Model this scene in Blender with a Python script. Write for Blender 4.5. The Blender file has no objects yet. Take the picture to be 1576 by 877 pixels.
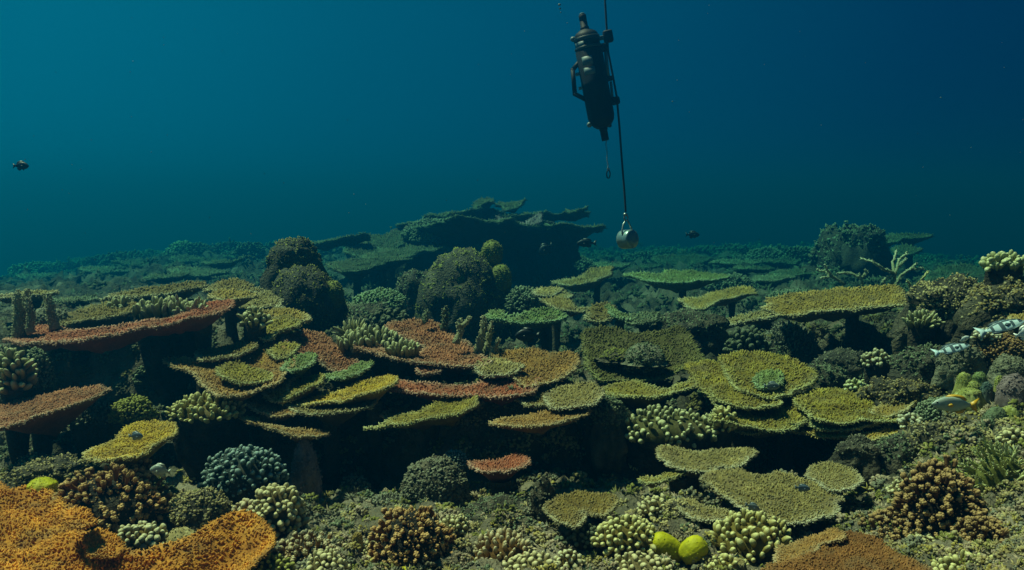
import bpy, bmesh, math
import numpy as np
from mathutils import Vector, Matrix
from mathutils.geometry import delaunay_2d_cdt

R = math.radians
SC = bpy.context.scene
COL = SC.collection

# ------------------------------------------------------------------ camera
FPX, CX, CY, YH = 1237.0, 788.0, 438.5, 300.0        # survey of the photograph: focal length, centre and eye level
PITCH = math.atan((CY - YH) / FPX)
CAM = np.array([0.0, 0.0, 1.9])
cam_data = bpy.data.cameras.new('camera')
cam_data.sensor_width = 36.0
cam_data.lens = FPX / 1576.0 * 36.0
cam_data.clip_start = 0.05
cam_data.clip_end = 600.0
cam = bpy.data.objects.new('camera', cam_data)
COL.objects.link(cam)
cam.location = CAM
cam.rotation_euler = (R(90) - PITCH, 0, 0)
SC.camera = cam

# ------------------------------------------------------------------ light
SUN_AZ, SUN_EL = R(-68), R(63)
SUN_DIR = Vector((math.sin(SUN_AZ) * math.cos(SUN_EL), math.cos(SUN_AZ) * math.cos(SUN_EL), math.sin(SUN_EL)))
sun_data = bpy.data.lights.new('sun', 'SUN')
sun_data.energy = 5.0
sun_data.angle = R(3.0)
sun_data.color = (1.0, 0.78, 0.48)
sun = bpy.data.objects.new('sun', sun_data)
COL.objects.link(sun)
sun.rotation_euler = SUN_DIR.to_track_quat('Z', 'Y').to_euler()
sun.location = (-6, 8, 14)

world = bpy.data.worlds.new('World')
SC.world = world
world.use_nodes = True
wn, wl = world.node_tree.nodes, world.node_tree.links
wn.clear()
w_out = wn.new('ShaderNodeOutputWorld')
w_bg = wn.new('ShaderNodeBackground')
w_sky = wn.new('ShaderNodeTexSky')
w_sky.sky_type = 'NISHITA'
w_sky.sun_disc = False
w_sky.sun_elevation = SUN_EL
w_sky.sun_rotation = SUN_AZ % (2 * math.pi)
w_tc = wn.new('ShaderNodeTexCoord')
w_sep = wn.new('ShaderNodeSeparateXYZ')
wl.new(w_tc.outputs['Generated'], w_sep.inputs[0])
# open water seen sideways: brighter towards the sun's side, deep blue away from it
w_dot = wn.new('ShaderNodeVectorMath'); w_dot.operation = 'DOT_PRODUCT'
w_dot.inputs[1].default_value = (math.sin(SUN_AZ), math.cos(SUN_AZ), 0.25)
wl.new(w_tc.outputs['Generated'], w_dot.inputs[0])
w_map = wn.new('ShaderNodeMapRange')
w_map.inputs['From Min'].default_value = -1.0
w_map.inputs['From Max'].default_value = 1.0
wl.new(w_dot.outputs['Value'], w_map.inputs['Value'])
w_ramp = wn.new('ShaderNodeValToRGB')
e = w_ramp.color_ramp.elements
e[0].position = 0.0; e[0].color = (0.0002, 0.0037, 0.0165, 1)
e[1].position = 0.91; e[1].color = (0.0005, 0.0921, 0.1507, 1)
for pos, c in ((0.34, (0.0003, 0.0123, 0.0467, 1)), (0.48, (0.0004, 0.0221, 0.0663, 1)), (0.665, (0.0004, 0.0461, 0.0964, 1)), (0.79, (0.0005, 0.0645, 0.1168, 1))):
    n = e.new(pos); n.color = c
wl.new(w_map.outputs[0], w_ramp.inputs[0])
# daylight that comes down through the surface overhead, filtered by the water
w_tint = wn.new('ShaderNodeMix'); w_tint.data_type = 'RGBA'; w_tint.blend_type = 'MULTIPLY'
w_tint.inputs[0].default_value = 1.0
w_tint.inputs[7].default_value = (0.25, 0.9, 1.0, 1)
wl.new(w_sky.outputs[0], w_tint.inputs[6])
w_sc = wn.new('ShaderNodeVectorMath'); w_sc.operation = 'SCALE'
w_sc.inputs['Scale'].default_value = 0.021
wl.new(w_tint.outputs[2], w_sc.inputs[0])
w_up = wn.new('ShaderNodeMapRange'); w_up.interpolation_type = 'SMOOTHSTEP'
w_up.inputs['From Min'].default_value = 0.30
w_up.inputs['From Max'].default_value = 0.95
wl.new(w_sep.outputs['Z'], w_up.inputs['Value'])
w_mix = wn.new('ShaderNodeMix'); w_mix.data_type = 'RGBA'
wl.new(w_up.outputs[0], w_mix.inputs[0])
wl.new(w_ramp.outputs[0], w_mix.inputs[6])
wl.new(w_sc.outputs[0], w_mix.inputs[7])
wl.new(w_mix.outputs[2], w_bg.inputs['Color'])
w_bg.inputs['Strength'].default_value = 1.0
wl.new(w_bg.outputs[0], w_out.inputs['Surface'])

HAZE = 0.085                                            # water density per metre
SC.view_settings.view_transform = 'Standard'
SC.view_settings.look = 'None'
SC.view_settings.exposure = 0.52
SC.view_settings.gamma = 1.0
SC.render.engine = 'CYCLES'
SC.cycles.use_denoising = True
SC.cycles.max_bounces = 5
SC.cycles.diffuse_bounces = 2
SC.cycles.glossy_bounces = 2
SC.cycles.volume_bounces = 0
SC.cycles.caustics_reflective = False
SC.cycles.caustics_refractive = False

# ------------------------------------------------------------------ helpers: survey
_cp, _sp = math.cos(PITCH), math.sin(PITCH)
def ray(px, py):
    u = (np.asarray(px, float) - CX) / FPX
    v = -(np.asarray(py, float) - CY) / FPX
    d = np.stack([u, _cp + v * _sp, -_sp + v * _cp], -1)
    return d
def far(Y):
    """the survey's rough depth steps grow towards the far reef"""
    Y = np.asarray(Y, float)
    return np.where(Y > 5, Y + 0.095 * np.clip(Y - 5, 0, 25) ** 2, Y)
def at(px, py, Y):
    """the point at distance Y in front of the camera seen at a spot of the photograph"""
    d = ray(px, py)
    return CAM + d * (np.asarray(Y, float) / d[..., 1])[..., None]
def pix(Y):
    return Y / FPX

ZM = {'A': (0, 420, 3.655), 'B': (380, 420, 3.655), 'C': (780, 420, 3.655), 'D': (1176, 420, 3.655),
      'E': (0, 640, 3.70), 'F': (380, 640, 3.70), 'G': (780, 640, 3.70), 'H': (1176, 640, 3.70),
      'J': (0, 340, 4.925), 'K': (260, 340, 4.925), 'L': (540, 290, 3.752), 'M': (940, 330, 4.925),
      'N': (1220, 330, 4.427), 'P': (0, 0, 1)}
def Z(m, flat):
    x0, y0, s = ZM[m]
    a = np.array(flat, float).reshape(-1, 2)
    return np.stack([x0 + a[:, 0] / s, y0 + a[:, 1] / s], 1)

# ------------------------------------------------------------------ helpers: noise
def _hash(i, j, k):
    n = (i.astype(np.int64) * 374761393 + j.astype(np.int64) * 668265263 + k.astype(np.int64) * 2147483647 ) & 0xFFFFFFFF
    n = ((n ^ (n >> 13)) * 1274126177) & 0xFFFFFFFF
    n = n ^ (n >> 16)
    return (n & 0xFFFF) / 32767.5 - 1.0
def vnoise(p):
    i = np.floor(p).astype(np.int64)
    f = p - i
    f = f * f * (3 - 2 * f)
    x, y, z = i[:, 0], i[:, 1], i[:, 2]
    def h(a, b, c): return _hash(x + a, y + b, z + c)
    fx, fy, fz = f[:, 0], f[:, 1], f[:, 2]
    c00 = h(0,0,0) * (1 - fx) + h(1,0,0) * fx
    c10 = h(0,1,0) * (1 - fx) + h(1,1,0) * fx
    c01 = h(0,0,1) * (1 - fx) + h(1,0,1) * fx
    c11 = h(0,1,1) * (1 - fx) + h(1,1,1) * fx
    return (c00 * (1 - fy) + c10 * fy) * (1 - fz) + (c01 * (1 - fy) + c11 * fy) * fz
def fbm(p, octs=4, gain=0.5):
    s, a, t = 0, 1.0, 0
    for o in range(octs):
        s = s + a * vnoise(p * (2.03 ** o) + 17.3 * o)
        t += a; a *= gain
    return s / t

# ------------------------------------------------------------------ helpers: meshes
def mesh_np(name, V, F, mat=None, tip=None, hue=None, smooth=True):
    V = np.asarray(V, np.float32); F = np.asarray(F, np.int32)
    me = bpy.data.meshes.new(name)
    nv, nf, k = len(V), len(F), F.shape[1]
    me.vertices.add(nv); me.vertices.foreach_set('co', V.ravel())
    me.loops.add(nf * k); me.loops.foreach_set('vertex_index', F.ravel())
    me.polygons.add(nf); me.polygons.foreach_set('loop_start', np.arange(0, nf * k, k, dtype=np.int32))
    if smooth: me.polygons.foreach_set('use_smooth', np.ones(nf, bool))
    for nm, arr in (('tip', tip), ('hue', hue)):
        at_ = me.attributes.new(nm, 'FLOAT', 'POINT')
        arr = np.zeros(nv) if arr is None else arr
        at_.data.foreach_set('value', np.asarray(arr, np.float32))
    me.update(calc_edges=True)
    if mat: me.materials.append(mat)
    return me
def link(name, data, parent=None, loc=None, kind=None):
    o = bpy.data.objects.new(name, data)
    COL.objects.link(o)
    if parent: o.parent = parent
    if loc is not None: o.location = Vector([float(c) for c in loc])
    if kind: o['kind'] = kind
    return o
def tag(o, label, cat, group=None):
    o['label'] = label; o['category'] = cat
    if group: o['group'] = group
    return o
def thing(name, label, cat, loc=(0, 0, 0), group=None):
    o = link(name, None, loc=loc)
    o.empty_display_size = 0.1
    return tag(o, label, cat, group)
def joined(parts):
    """parts: list of (V, F, tip, hue) -> one"""
    Vs, Fs, Ts, Hs, n = [], [], [], [], 0
    for V, F, T, H in parts:
        Vs.append(V); Fs.append(F + n); Ts.append(T); Hs.append(H); n += len(V)
    return np.concatenate(Vs), np.concatenate(Fs), np.concatenate(Ts), np.concatenate(Hs)

_ico = {}
def ico(l):
    if l not in _ico:
        bm = bmesh.new(); bmesh.ops.create_icosphere(bm, subdivisions=l, radius=1)
        bm.verts.ensure_lookup_table()
        V = np.array([v.co[:] for v in bm.verts]); F = np.array([[v.index for v in f.verts] for f in bm.faces])
        bm.free(); _ico[l] = (V, F)
    return _ico[l]
def lathe(prof, n=16, cap=True):
    """prof: list of (radius, z) from one end to the other"""
    a = np.arange(n) * 2 * math.pi / n
    V = np.concatenate([np.stack([r * np.cos(a), r * np.sin(a), np.full(n, z)], 1) for r, z in prof])
    F = []
    for i in range(len(prof) - 1):
        for j in range(n):
            p, q = i * n + j, i * n + (j + 1) % n
            F += [(p, q, q + n), (p, q + n, p + n)]
    if cap:
        for i in (0, len(prof) - 1):
            V = np.concatenate([V, [[0, 0, prof[i][1]]]]); c = len(V) - 1
            for j in range(n):
                t = (i * n + (j + 1) % n, i * n + j, c)
                F.append(t if i == 0 else t[::-1])
    return V, np.array(F)
def tube(path, rad, n=8, cap=True):
    path = np.asarray(path, float); m = len(path)
    rad = np.full(m, rad) if np.isscalar(rad) else np.asarray(rad, float)
    T = np.gradient(path, axis=0); T /= np.linalg.norm(T, axis=1)[:, None] + 1e-9
    ref = np.array([0, 0, 1.0]) if abs(T[0][2]) < 0.8 else np.array([1.0, 0, 0])
    V = []
    a = np.arange(n) * 2 * math.pi / n
    for i in range(m):
        u = np.cross(ref, T[i]); u /= np.linalg.norm(u) + 1e-9
        w = np.cross(T[i], u)
        V.append(path[i] + rad[i] * (np.cos(a)[:, None] * u + np.sin(a)[:, None] * w))
    V = np.concatenate(V); F = []
    for i in range(m - 1):
        for j in range(n):
            p, q = i * n + j, i * n + (j + 1) % n
            F += [(p, q, q + n), (p, q + n, p + n)]
    if cap:
        for i in (0, m - 1):
            V = np.concatenate([V, [path[i]]]); c = len(V) - 1
            for j in range(n):
                t = (i * n + (j + 1) % n, i * n + j, c)
                F.append(t if i == 0 else t[::-1])
    return V, np.array(F)
def boxm(c, s, rot=None, bev=0.12):
    bm = bmesh.new(); bmesh.ops.create_cube(bm, size=1)
    bmesh.ops.scale(bm, vec=s, verts=bm.verts)
    bmesh.ops.bevel(bm, geom=bm.edges[:], offset=min(s) * bev, segments=2, affect='EDGES', profile=0.5)
    bmesh.ops.triangulate(bm, faces=bm.faces[:])
    bm.verts.index_update()
    V = np.array([v.co[:] for v in bm.verts]); F = np.array([[v.index for v in f.verts] for f in bm.faces]); bm.free()
    if rot is not None: V = V @ np.array(rot).T
    return V + np.array(c), F

# small branchlet: unit length along z, unit radius
def _nub(n, prof):
    a = np.arange(n) * 2 * math.pi / n
    V = np.concatenate([np.stack([r * np.cos(a), r * np.sin(a), np.full(n, z)], 1) for r, z in prof[:-1]] + [[[0, 0, prof[-1][1]]]])
    F = []
    for i in range(len(prof) - 2):
        for j in range(n):
            p, q = i * n + j, i * n + (j + 1) % n
            F += [(p, q, q + n), (p, q + n, p + n)]
    b = (len(prof) - 2) * n; t = len(V) - 1
    for j in range(n): F.append((b + j, b + (j + 1) % n, t))
    return V, np.array(F), np.clip(V[:, 2], 0, 1)
NUB = _nub(5, [(1.0, -0.25), (0.85, 0.62), (0, 1.0)])
NUB4 = _nub(4, [(1.0, -0.25), (0.85, 0.62), (0, 1.0)])
NUB3 = _nub(3, [(1.05, -0.25), (0.9, 0.62), (0, 1.0)])
NUBP = _nub(4, [(1.0, -0.2), (0, 1.0)])
NUBR = _nub(6, [(0.85, -0.3), (1.0, 0.45), (0.72, 0.84), (0, 1.0)])
def frames(N):
    N = N / (np.linalg.norm(N, axis=1)[:, None] + 1e-9)
    ref = np.where(np.abs(N[:, 2:3]) < 0.9, np.array([[0, 0, 1.0]]), np.array([[1.0, 0, 0]]))
    U = np.cross(ref, N); U /= np.linalg.norm(U, axis=1)[:, None] + 1e-9
    W = np.cross(N, U)
    return U, W, N
def scatter(P, N, L, Rr, rng, tmpl=NUB, tip0=0.0, tip1=1.0):
    """many branchlets as one (V, F, tip, hue)"""
    tv, tf, tt = tmpl
    k = len(P); m = len(tv)
    U, W, N = frames(N)
    ang = rng.uniform(0, 6.283, k); ca, sa = np.cos(ang)[:, None], np.sin(ang)[:, None]
    U, W = U * ca + W * sa, W * ca - U * sa
    L = np.broadcast_to(L, (k,)); Rr = np.broadcast_to(Rr, (k,))
    V = (P[:, None, :] + tv[None, :, 0:1] * (U * Rr[:, None])[:, None, :] + tv[None, :, 1:2] * (W * Rr[:, None])[:, None, :]
         + tv[None, :, 2:3] * (N * L[:, None])[:, None, :]).reshape(-1, 3)
    F = (tf[None] + (np.arange(k) * m)[:, None, None]).reshape(-1, 3)
    T0 = np.broadcast_to(tip0, (k,)); T1 = np.broadcast_to(tip1, (k,))
    T = (T0[:, None] + (T1 - T0)[:, None] * tt[None, :] ** 1.5).reshape(-1)
    H = np.repeat(rng.uniform(-1, 1, k), m)
    return V, F, T, H

# ------------------------------------------------------------------ materials
MATS = {}
def coral_mat(name, base, tip, second=None, scale=9.0, rough=0.8, bump=0.25, bdist=0.01, bscale=160.0, hv=0.34, stain=0.7):
    m = bpy.data.materials.new(name); m.use_nodes = True
    n, l = m.node_tree.nodes, m.node_tree.links
    b = n['Principled BSDF']
    b.inputs['Roughness'].default_value = rough
    b.inputs['Specular IOR Level'].default_value = 0.15
    second = second or tuple(c * 0.62 for c in base)
    tc = n.new('ShaderNodeTexCoord')
    nz = n.new('ShaderNodeTexNoise'); nz.inputs['Scale'].default_value = scale; nz.inputs['Detail'].default_value = 4
    l.new(tc.outputs['Object'], nz.inputs['Vector'])
    rp = n.new('ShaderNodeMapRange'); rp.inputs['From Min'].default_value = 0.36; rp.inputs['From Max'].default_value = 0.64
    l.new(nz.outputs['Fac'], rp.inputs['Value'])
    mx = n.new('ShaderNodeMix'); mx.data_type = 'RGBA'
    mx.inputs[6].default_value = (*second, 1); mx.inputs[7].default_value = (*base, 1)
    l.new(rp.outputs[0], mx.inputs[0])
    ah = n.new('ShaderNodeAttribute'); ah.attribute_name = 'hue'
    nf = n.new('ShaderNodeTexNoise'); nf.inputs['Scale'].default_value = bscale * 0.45; nf.inputs['Detail'].default_value = 3
    l.new(tc.outputs['Object'], nf.inputs['Vector'])
    ad = n.new('ShaderNodeMath'); ad.operation = 'MULTIPLY_ADD'; ad.inputs[1].default_value = hv; ad.inputs[2].default_value = 0.55
    l.new(ah.outputs['Fac'], ad.inputs[0])
    ad2 = n.new('ShaderNodeMath'); ad2.operation = 'MULTIPLY_ADD'; ad2.inputs[1].default_value = 0.9
    l.new(nf.outputs['Fac'], ad2.inputs[0]); l.new(ad.outputs[0], ad2.inputs[2])
    sc = n.new('ShaderNodeVectorMath'); sc.operation = 'SCALE'
    l.new(mx.outputs[2], sc.inputs[0]); l.new(ad2.outputs[0], sc.inputs['Scale'])
    at_ = n.new('ShaderNodeAttribute'); at_.attribute_name = 'tip'
    mt = n.new('ShaderNodeMix'); mt.data_type = 'RGBA'
    l.new(at_.outputs['Fac'], mt.inputs[0]); l.new(sc.outputs[0], mt.inputs[6]); mt.inputs[7].default_value = (*tip, 1)
    # dusty patches of turf and dead skeleton
    n3 = n.new('ShaderNodeTexNoise'); n3.inputs['Scale'].default_value = scale * 0.55; n3.inputs['Detail'].default_value = 5; n3.inputs['Roughness'].default_value = 0.65
    l.new(tc.outputs['Object'], n3.inputs['Vector'])
    r3 = n.new('ShaderNodeMapRange'); r3.inputs['From Min'].default_value = 0.52; r3.inputs['From Max'].default_value = 0.70; r3.inputs['To Max'].default_value = stain
    l.new(n3.outputs['Fac'], r3.inputs['Value'])
    ms = n.new('ShaderNodeMix'); ms.data_type = 'RGBA'; ms.inputs[7].default_value = (0.135, 0.105, 0.062, 1)
    l.new(r3.outputs[0], ms.inputs[0]); l.new(mt.outputs[2], ms.inputs[6])
    l.new(ms.outputs[2], b.inputs['Base Color'])
    bp = n.new('ShaderNodeBump'); bp.inputs['Strength'].default_value = bump; bp.inputs['Distance'].default_value = bdist
    n2 = n.new('ShaderNodeTexNoise'); n2.inputs['Scale'].default_value = bscale; n2.inputs['Detail'].default_value = 5
    l.new(tc.outputs['Object'], n2.inputs['Vector'])
    l.new(n2.outputs['Fac'], bp.inputs['Height']); l.new(bp.outputs[0], b.inputs['Normal'])
    MATS[name] = m
    return m
def plain_mat(name, base, rough=0.5, metal=0.0, spec=0.4, var=0.25, scale=30.0):
    m = bpy.data.materials.new(name); m.use_nodes = True
    n, l = m.node_tree.nodes, m.node_tree.links
    b = n['Principled BSDF']
    b.inputs['Roughness'].default_value = rough; b.inputs['Metallic'].default_value = metal
    b.inputs['Specular IOR Level'].default_value = spec
    tc = n.new('ShaderNodeTexCoord')
    nz = n.new('ShaderNodeTexNoise'); nz.inputs['Scale'].default_value = scale; nz.inputs['Detail'].default_value = 3
    l.new(tc.outputs['Object'], nz.inputs['Vector'])
    mr = n.new('ShaderNodeMapRange'); mr.inputs['To Min'].default_value = 1 - var; mr.inputs['To Max'].default_value = 1 + var
    l.new(nz.outputs['Fac'], mr.inputs['Value'])
    sc = n.new('ShaderNodeVectorMath'); sc.operation = 'SCALE'; sc.inputs[0].default_value = base
    l.new(mr.outputs[0], sc.inputs['Scale']); l.new(sc.outputs[0], b.inputs['Base Color'])
    MATS[name] = m
    return m

coral_mat('orange', (0.61, 0.27, 0.034), (0.8, 0.5, 0.17), (0.38, 0.145, 0.018))
coral_mat('olive', (0.215, 0.152, 0.032), (0.6, 0.58, 0.36), (0.13, 0.085, 0.02))
coral_mat('olive_pale', (0.28, 0.22, 0.072), (0.66, 0.65, 0.46), (0.175, 0.135, 0.04))
coral_mat('gold', (0.33, 0.225, 0.042), (0.66, 0.63, 0.38), (0.21, 0.14, 0.026))
coral_mat('yellow', (0.46, 0.31, 0.02), (0.66, 0.64, 0.34), (0.3, 0.18, 0.016))
coral_mat('yellow_green', (0.27, 0.215, 0.026), (0.58, 0.61, 0.32), (0.165, 0.115, 0.016))
coral_mat('green', (0.15, 0.2, 0.055), (0.44, 0.6, 0.36), (0.1, 0.12, 0.03))
coral_mat('red', (0.36, 0.095, 0.042), (0.66, 0.52, 0.38), (0.25, 0.068, 0.03))
coral_mat('red_brown', (0.33, 0.125, 0.056), (0.64, 0.54, 0.38), (0.22, 0.08, 0.036))
coral_mat('brown', (0.22, 0.098, 0.026), (0.64, 0.42, 0.17), (0.18, 0.075, 0.022))
coral_mat('ochre', (0.34, 0.185, 0.045), (0.64, 0.56, 0.34), (0.22, 0.11, 0.028))
coral_mat('dark_brown', (0.125, 0.062, 0.022), (0.50, 0.33, 0.14), (0.11, 0.050, 0.018))
coral_mat('tan', (0.37, 0.31, 0.13), (0.68, 0.62, 0.34), (0.24, 0.185, 0.07))
coral_mat('grey', (0.20, 0.20, 0.135), (0.36, 0.37, 0.26), (0.13, 0.125, 0.08), bscale=48, bump=0.9, bdist=0.03)
coral_mat('grey_green', (0.14, 0.18, 0.1), (0.36, 0.42, 0.26), (0.085, 0.105, 0.055), bscale=48, bump=0.9, bdist=0.03)
coral_mat('mauve', (0.22, 0.17, 0.17), (0.36, 0.29, 0.28), (0.15, 0.11, 0.11))
coral_mat('blue_green', (0.055, 0.080, 0.072), (0.32, 0.44, 0.40), (0.045, 0.075, 0.065))
coral_mat('moss', (0.15, 0.15, 0.03), (0.42, 0.43, 0.1), (0.11, 0.11, 0.03), bscale=70)
coral_mat('finger_yellow', (0.3, 0.24, 0.045), (0.74, 0.7, 0.32), (0.22, 0.16, 0.03))
coral_mat('finger_green', (0.2, 0.19, 0.06), (0.62, 0.62, 0.34), (0.13, 0.12, 0.035))
coral_mat('beige', (0.33, 0.26, 0.165), (0.60, 0.52, 0.36), (0.22, 0.165, 0.10))
coral_mat('pale_column', (0.26, 0.27, 0.15), (0.62, 0.63, 0.40), (0.18, 0.18, 0.09))
coral_mat('shaded_growth', (0.085, 0.095, 0.048), (0.26, 0.28, 0.16), (0.05, 0.055, 0.03))
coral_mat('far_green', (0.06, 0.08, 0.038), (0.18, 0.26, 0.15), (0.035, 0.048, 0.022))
coral_mat('lime', (0.33, 0.34, 0.085), (0.68, 0.70, 0.38), (0.17, 0.18, 0.03))
coral_mat('sponge_yellow', (0.58, 0.54, 0.008), (0.52, 0.49, 0.03), (0.28, 0.27, 0.008), bscale=60, bump=0.5, rough=0.55, hv=0.1)
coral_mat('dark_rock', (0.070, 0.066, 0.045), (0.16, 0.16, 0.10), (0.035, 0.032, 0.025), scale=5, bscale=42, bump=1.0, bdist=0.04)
coral_mat('dim_olive', (0.115, 0.105, 0.030), (0.34, 0.36, 0.14), (0.075, 0.062, 0.02))
coral_mat('rock', (0.075, 0.07, 0.042), (0.33, 0.28, 0.19), (0.028, 0.026, 0.018), scale=7, bscale=42, bump=1.0, bdist=0.04)

# ------------------------------------------------------------------ the seabed
ROWS = [
    (2.0, [(0, 985), (788, 1000), (1576, 985)]),
    (3.2, [(0, 940), (200, 940), (380, 925), (460, 885), (600, 885), (800, 880), (1000, 885), (1130, 900), (1200, 950), (1400, 940), (1470, 890), (1576, 860)]),
    (3.8, [(0, 830), (130, 830), (250, 800), (330, 815), (450, 805), (650, 805), (850, 800), (1000, 795), (1250, 830), (1400, 805), (1576, 750)]),
    (4.4, [(0, 750), (60, 745), (300, 755), (500, 775), (700, 775), (900, 768), (1100, 765), (1300, 775), (1420, 700), (1576, 650)]),
    (4.93, [(0, 724), (100, 722), (350, 730), (430, 740), (550, 746), (700, 746), (850, 738), (940, 738), (1050, 736), (1250, 736), (1400, 658), (1576, 598)]),
    (5.03, [(0, 712), (100, 712), (330, 724), (390, 660), (420, 640), (550, 622), (700, 622), (850, 625), (930, 700), (1050, 730), (1250, 730), (1400, 648), (1576, 588)]),
    (5.20, [(0, 690), (100, 690), (300, 695), (390, 630), (420, 622), (550, 612), (700, 612), (850, 610), (930, 680), (1050, 722), (1250, 722), (1400, 635), (1576, 575)]),
    (5.32, [(0, 668), (100, 668), (260, 672), (320, 668), (380, 615), (420, 608), (550, 602), (700, 602), (850, 598), (930, 640), (1050, 640), (1250, 655), (1400, 628), (1480, 585), (1576, 562)]),
    (5.50, [(0, 655), (100, 655), (260, 655), (340, 630), (420, 595), (550, 590), (700, 597), (850, 591), (940, 630), (1050, 628), (1250, 642), (1400, 620), (1480, 578), (1576, 552)]),
    (5.72, [(0, 640), (100, 640), (280, 625), (360, 588), (420, 580), (550, 575), (700, 590), (850, 582), (940, 618), (1050, 615), (1250, 625), (1400, 608), (1480, 568), (1576, 535)]),
    (5.86, [(0, 545), (100, 535), (280, 528), (340, 545), (420, 560), (550, 565), (700, 584), (850, 578), (940, 612), (1050, 610), (1250, 618), (1400, 600), (1480, 562), (1576, 525)]),
    (6.5, [(0, 505), (60, 505), (300, 505), (420, 520), (550, 540), (700, 560), (850, 560), (950, 580), (1100, 590), (1300, 610), (1420, 570), (1500, 500), (1576, 465)]),
    (7.0, [(0, 490), (300, 480), (450, 510), (560, 520), (700, 545), (850, 550), (950, 550), (1100, 560), (1200, 560), (1300, 575), (1430, 530), (1520, 480), (1576, 445)]),
    (7.35, [(0, 485), (300, 476), (450, 505), (560, 512), (700, 542), (850, 548), (1000, 540), (1100, 545), (1190, 510), (1300, 500), (1430, 495), (1520, 470), (1576, 440)]),
    (8.0, [(0, 478), (300, 470), (450, 500), (560, 505), (700, 540), (850, 545), (1000, 530), (1100, 530), (1200, 500), (1300, 490), (1430, 485), (1520, 460), (1576, 430)]),
    (8.5, [(0, 473), (300, 465), (500, 495), (700, 530), (850, 535), (1000, 520), (1100, 515), (1200, 495), (1300, 485), (1430, 490), (1520, 455), (1576, 430)]),
    (10., [(0, 458), (300, 452), (500, 475), (700, 490), (850, 505), (950, 500), (1050, 500), (1150, 485), (1300, 475), (1500, 455), (1576, 445)]),
    (11., [(0, 450), (300, 442), (500, 460), (700, 470), (850, 470), (950, 458), (1050, 455), (1150, 460), (1300, 460), (1500, 450), (1576, 440)]),
    (13., [(0, 446), (300, 425), (500, 432), (700, 432), (900, 440), (1100, 436), (1300, 432), (1576, 438)]),
    (18., [(0, 442), (100, 426), (200, 408), (300, 394), (500, 388), (700, 388), (900, 405), (1100, 400), (1300, 395), (1500, 415), (1576, 420)]),
    (24., [(0, 442), (100, 426), (200, 408), (300, 392), (400, 384), (700, 382), (1000, 386), (1300, 386), (1576, 414)]),
    (34., [(0, 455), (400, 415), (788, 410), (1576, 430)]),
    (60., [(0, 450), (788, 450), (1576, 450)]),
    (170., [(0, 365), (788, 365), (1576, 365)]),
]
ROWS = [(float(far(r[0])), r[1]) for r in ROWS]
def _py(px, Y):
    ly = np.log(np.array([r[0] for r in ROWS]))
    tab = np.stack([np.interp(px, [p[0] for p in r[1]], [p[1] for p in r[1]]) for r in ROWS])
    t = np.clip(np.log(Y), ly[0], ly[-1])
    i = np.clip(np.searchsorted(ly, t) - 1, 0, len(ly) - 2)
    f = (t - ly[i]) / (ly[i + 1] - ly[i])
    c = np.arange(len(px))
    return tab[i, c] * (1 - f) + tab[i + 1, c] * f
def ground(x, y):
    """height of the seabed"""
    x = np.atleast_1d(np.asarray(x, float)); y = np.atleast_1d(np.asarray(y, float))
    px = np.full(len(x), CX)
    for _ in range(3):
        py = _py(px, y); d = ray(px, py)
        px = CX + (x / y) * d[:, 1] * FPX
    z = at(px, _py(px, y), y)[:, 2]
    p = np.stack([x, y, np.zeros_like(x)], 1)
    amp = np.clip(y / 10.0, 0.55, 2.6)
    z = z + amp * 0.11 * fbm(p * 1.7 + 3.1, 3) + np.clip((y - 9) / 12, 0, 1) * 0.32 * fbm(p * 0.9 + 31, 3) + amp * 0.06 * np.abs(fbm(p * 5.0 + 9.7, 3)) + 0.022 * fbm(p * 17.0, 2)
    return z
def g1(x, y): return float(ground([x], [y])[0])
# terrain sheet: one fan of quads, fine near the camera
def build_seabed():
    ys = np.concatenate([np.sort(np.concatenate([np.exp(np.linspace(math.log(2.0), math.log(62.0), 310)), np.linspace(4.9, 5.36, 36), np.linspace(5.75, 5.98, 26), np.linspace(7.25, 7.95, 30)])), np.exp(np.linspace(math.log(63.0), math.log(170.0), 40))])
    t = np.linspace(-1, 1, 450)
    X = t[None, :] * (ys[:, None] * 0.98 + 0.9)
    Y = np.repeat(ys[:, None], len(t), 1)
    z = ground(X.ravel(), Y.ravel())
    V = np.stack([X.ravel(), Y.ravel(), z], 1)
    n, m = len(ys), len(t)
    # rugged rock: push the sheet about sideways, so that its steps are not smooth slopes
    k = np.clip(V[:, 1:2] / 6.0, 0.5, 4.0)
    V[:, :1] += 0.10 * k * fbm(V * 3.1 + 50, 3)[:, None]; V[:, 1:2] += 0.14 * k * fbm(V * 2.7 + 90, 3)[:, None]
    V[:, 2] += np.clip(1.6 - V[:, 1] / 6, 0, 1) * 0.09 * fbm(V * 2.3 + 5, 3)
    rg = np.abs(fbm(V * 4.1 + 11, 3)) + 0.5 * np.abs(fbm(V * 9.5 + 71, 3))
    V[:, 2] += 0.10 * k[:, 0] * (0.5 - 2.2 * rg) + 0.03 * fbm(V * 16.0 + 20, 2)
    idx = np.arange(n * m).reshape(n, m)
    F = np.stack([idx[:-1, :-1].ravel(), idx[:-1, 1:].ravel(), idx[1:, 1:].ravel(), idx[1:, :-1].ravel()], 1)
    me = mesh_np('seabed', V, F, MATS['rock'], tip=np.clip(fbm(V * 2.0, 3) * 1.2 + 0.55 * np.clip((5.0 - V[:, 1]) * 3, 0, 1), 0, 1) * 0.8, hue=fbm(V * 6.0, 2))
    link('seabed', me, kind='structure')
    py = (CY - FPX * np.tan(np.arctan2(V[:, 2] - CAM[2], V[:, 1]) + PITCH)).reshape(n, m)
    run = np.minimum.accumulate(py, axis=0)
    vis = (py <= run + 3.0)[:-1, :-1].ravel()
    return V, F, vis
SEA = build_seabed()

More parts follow.
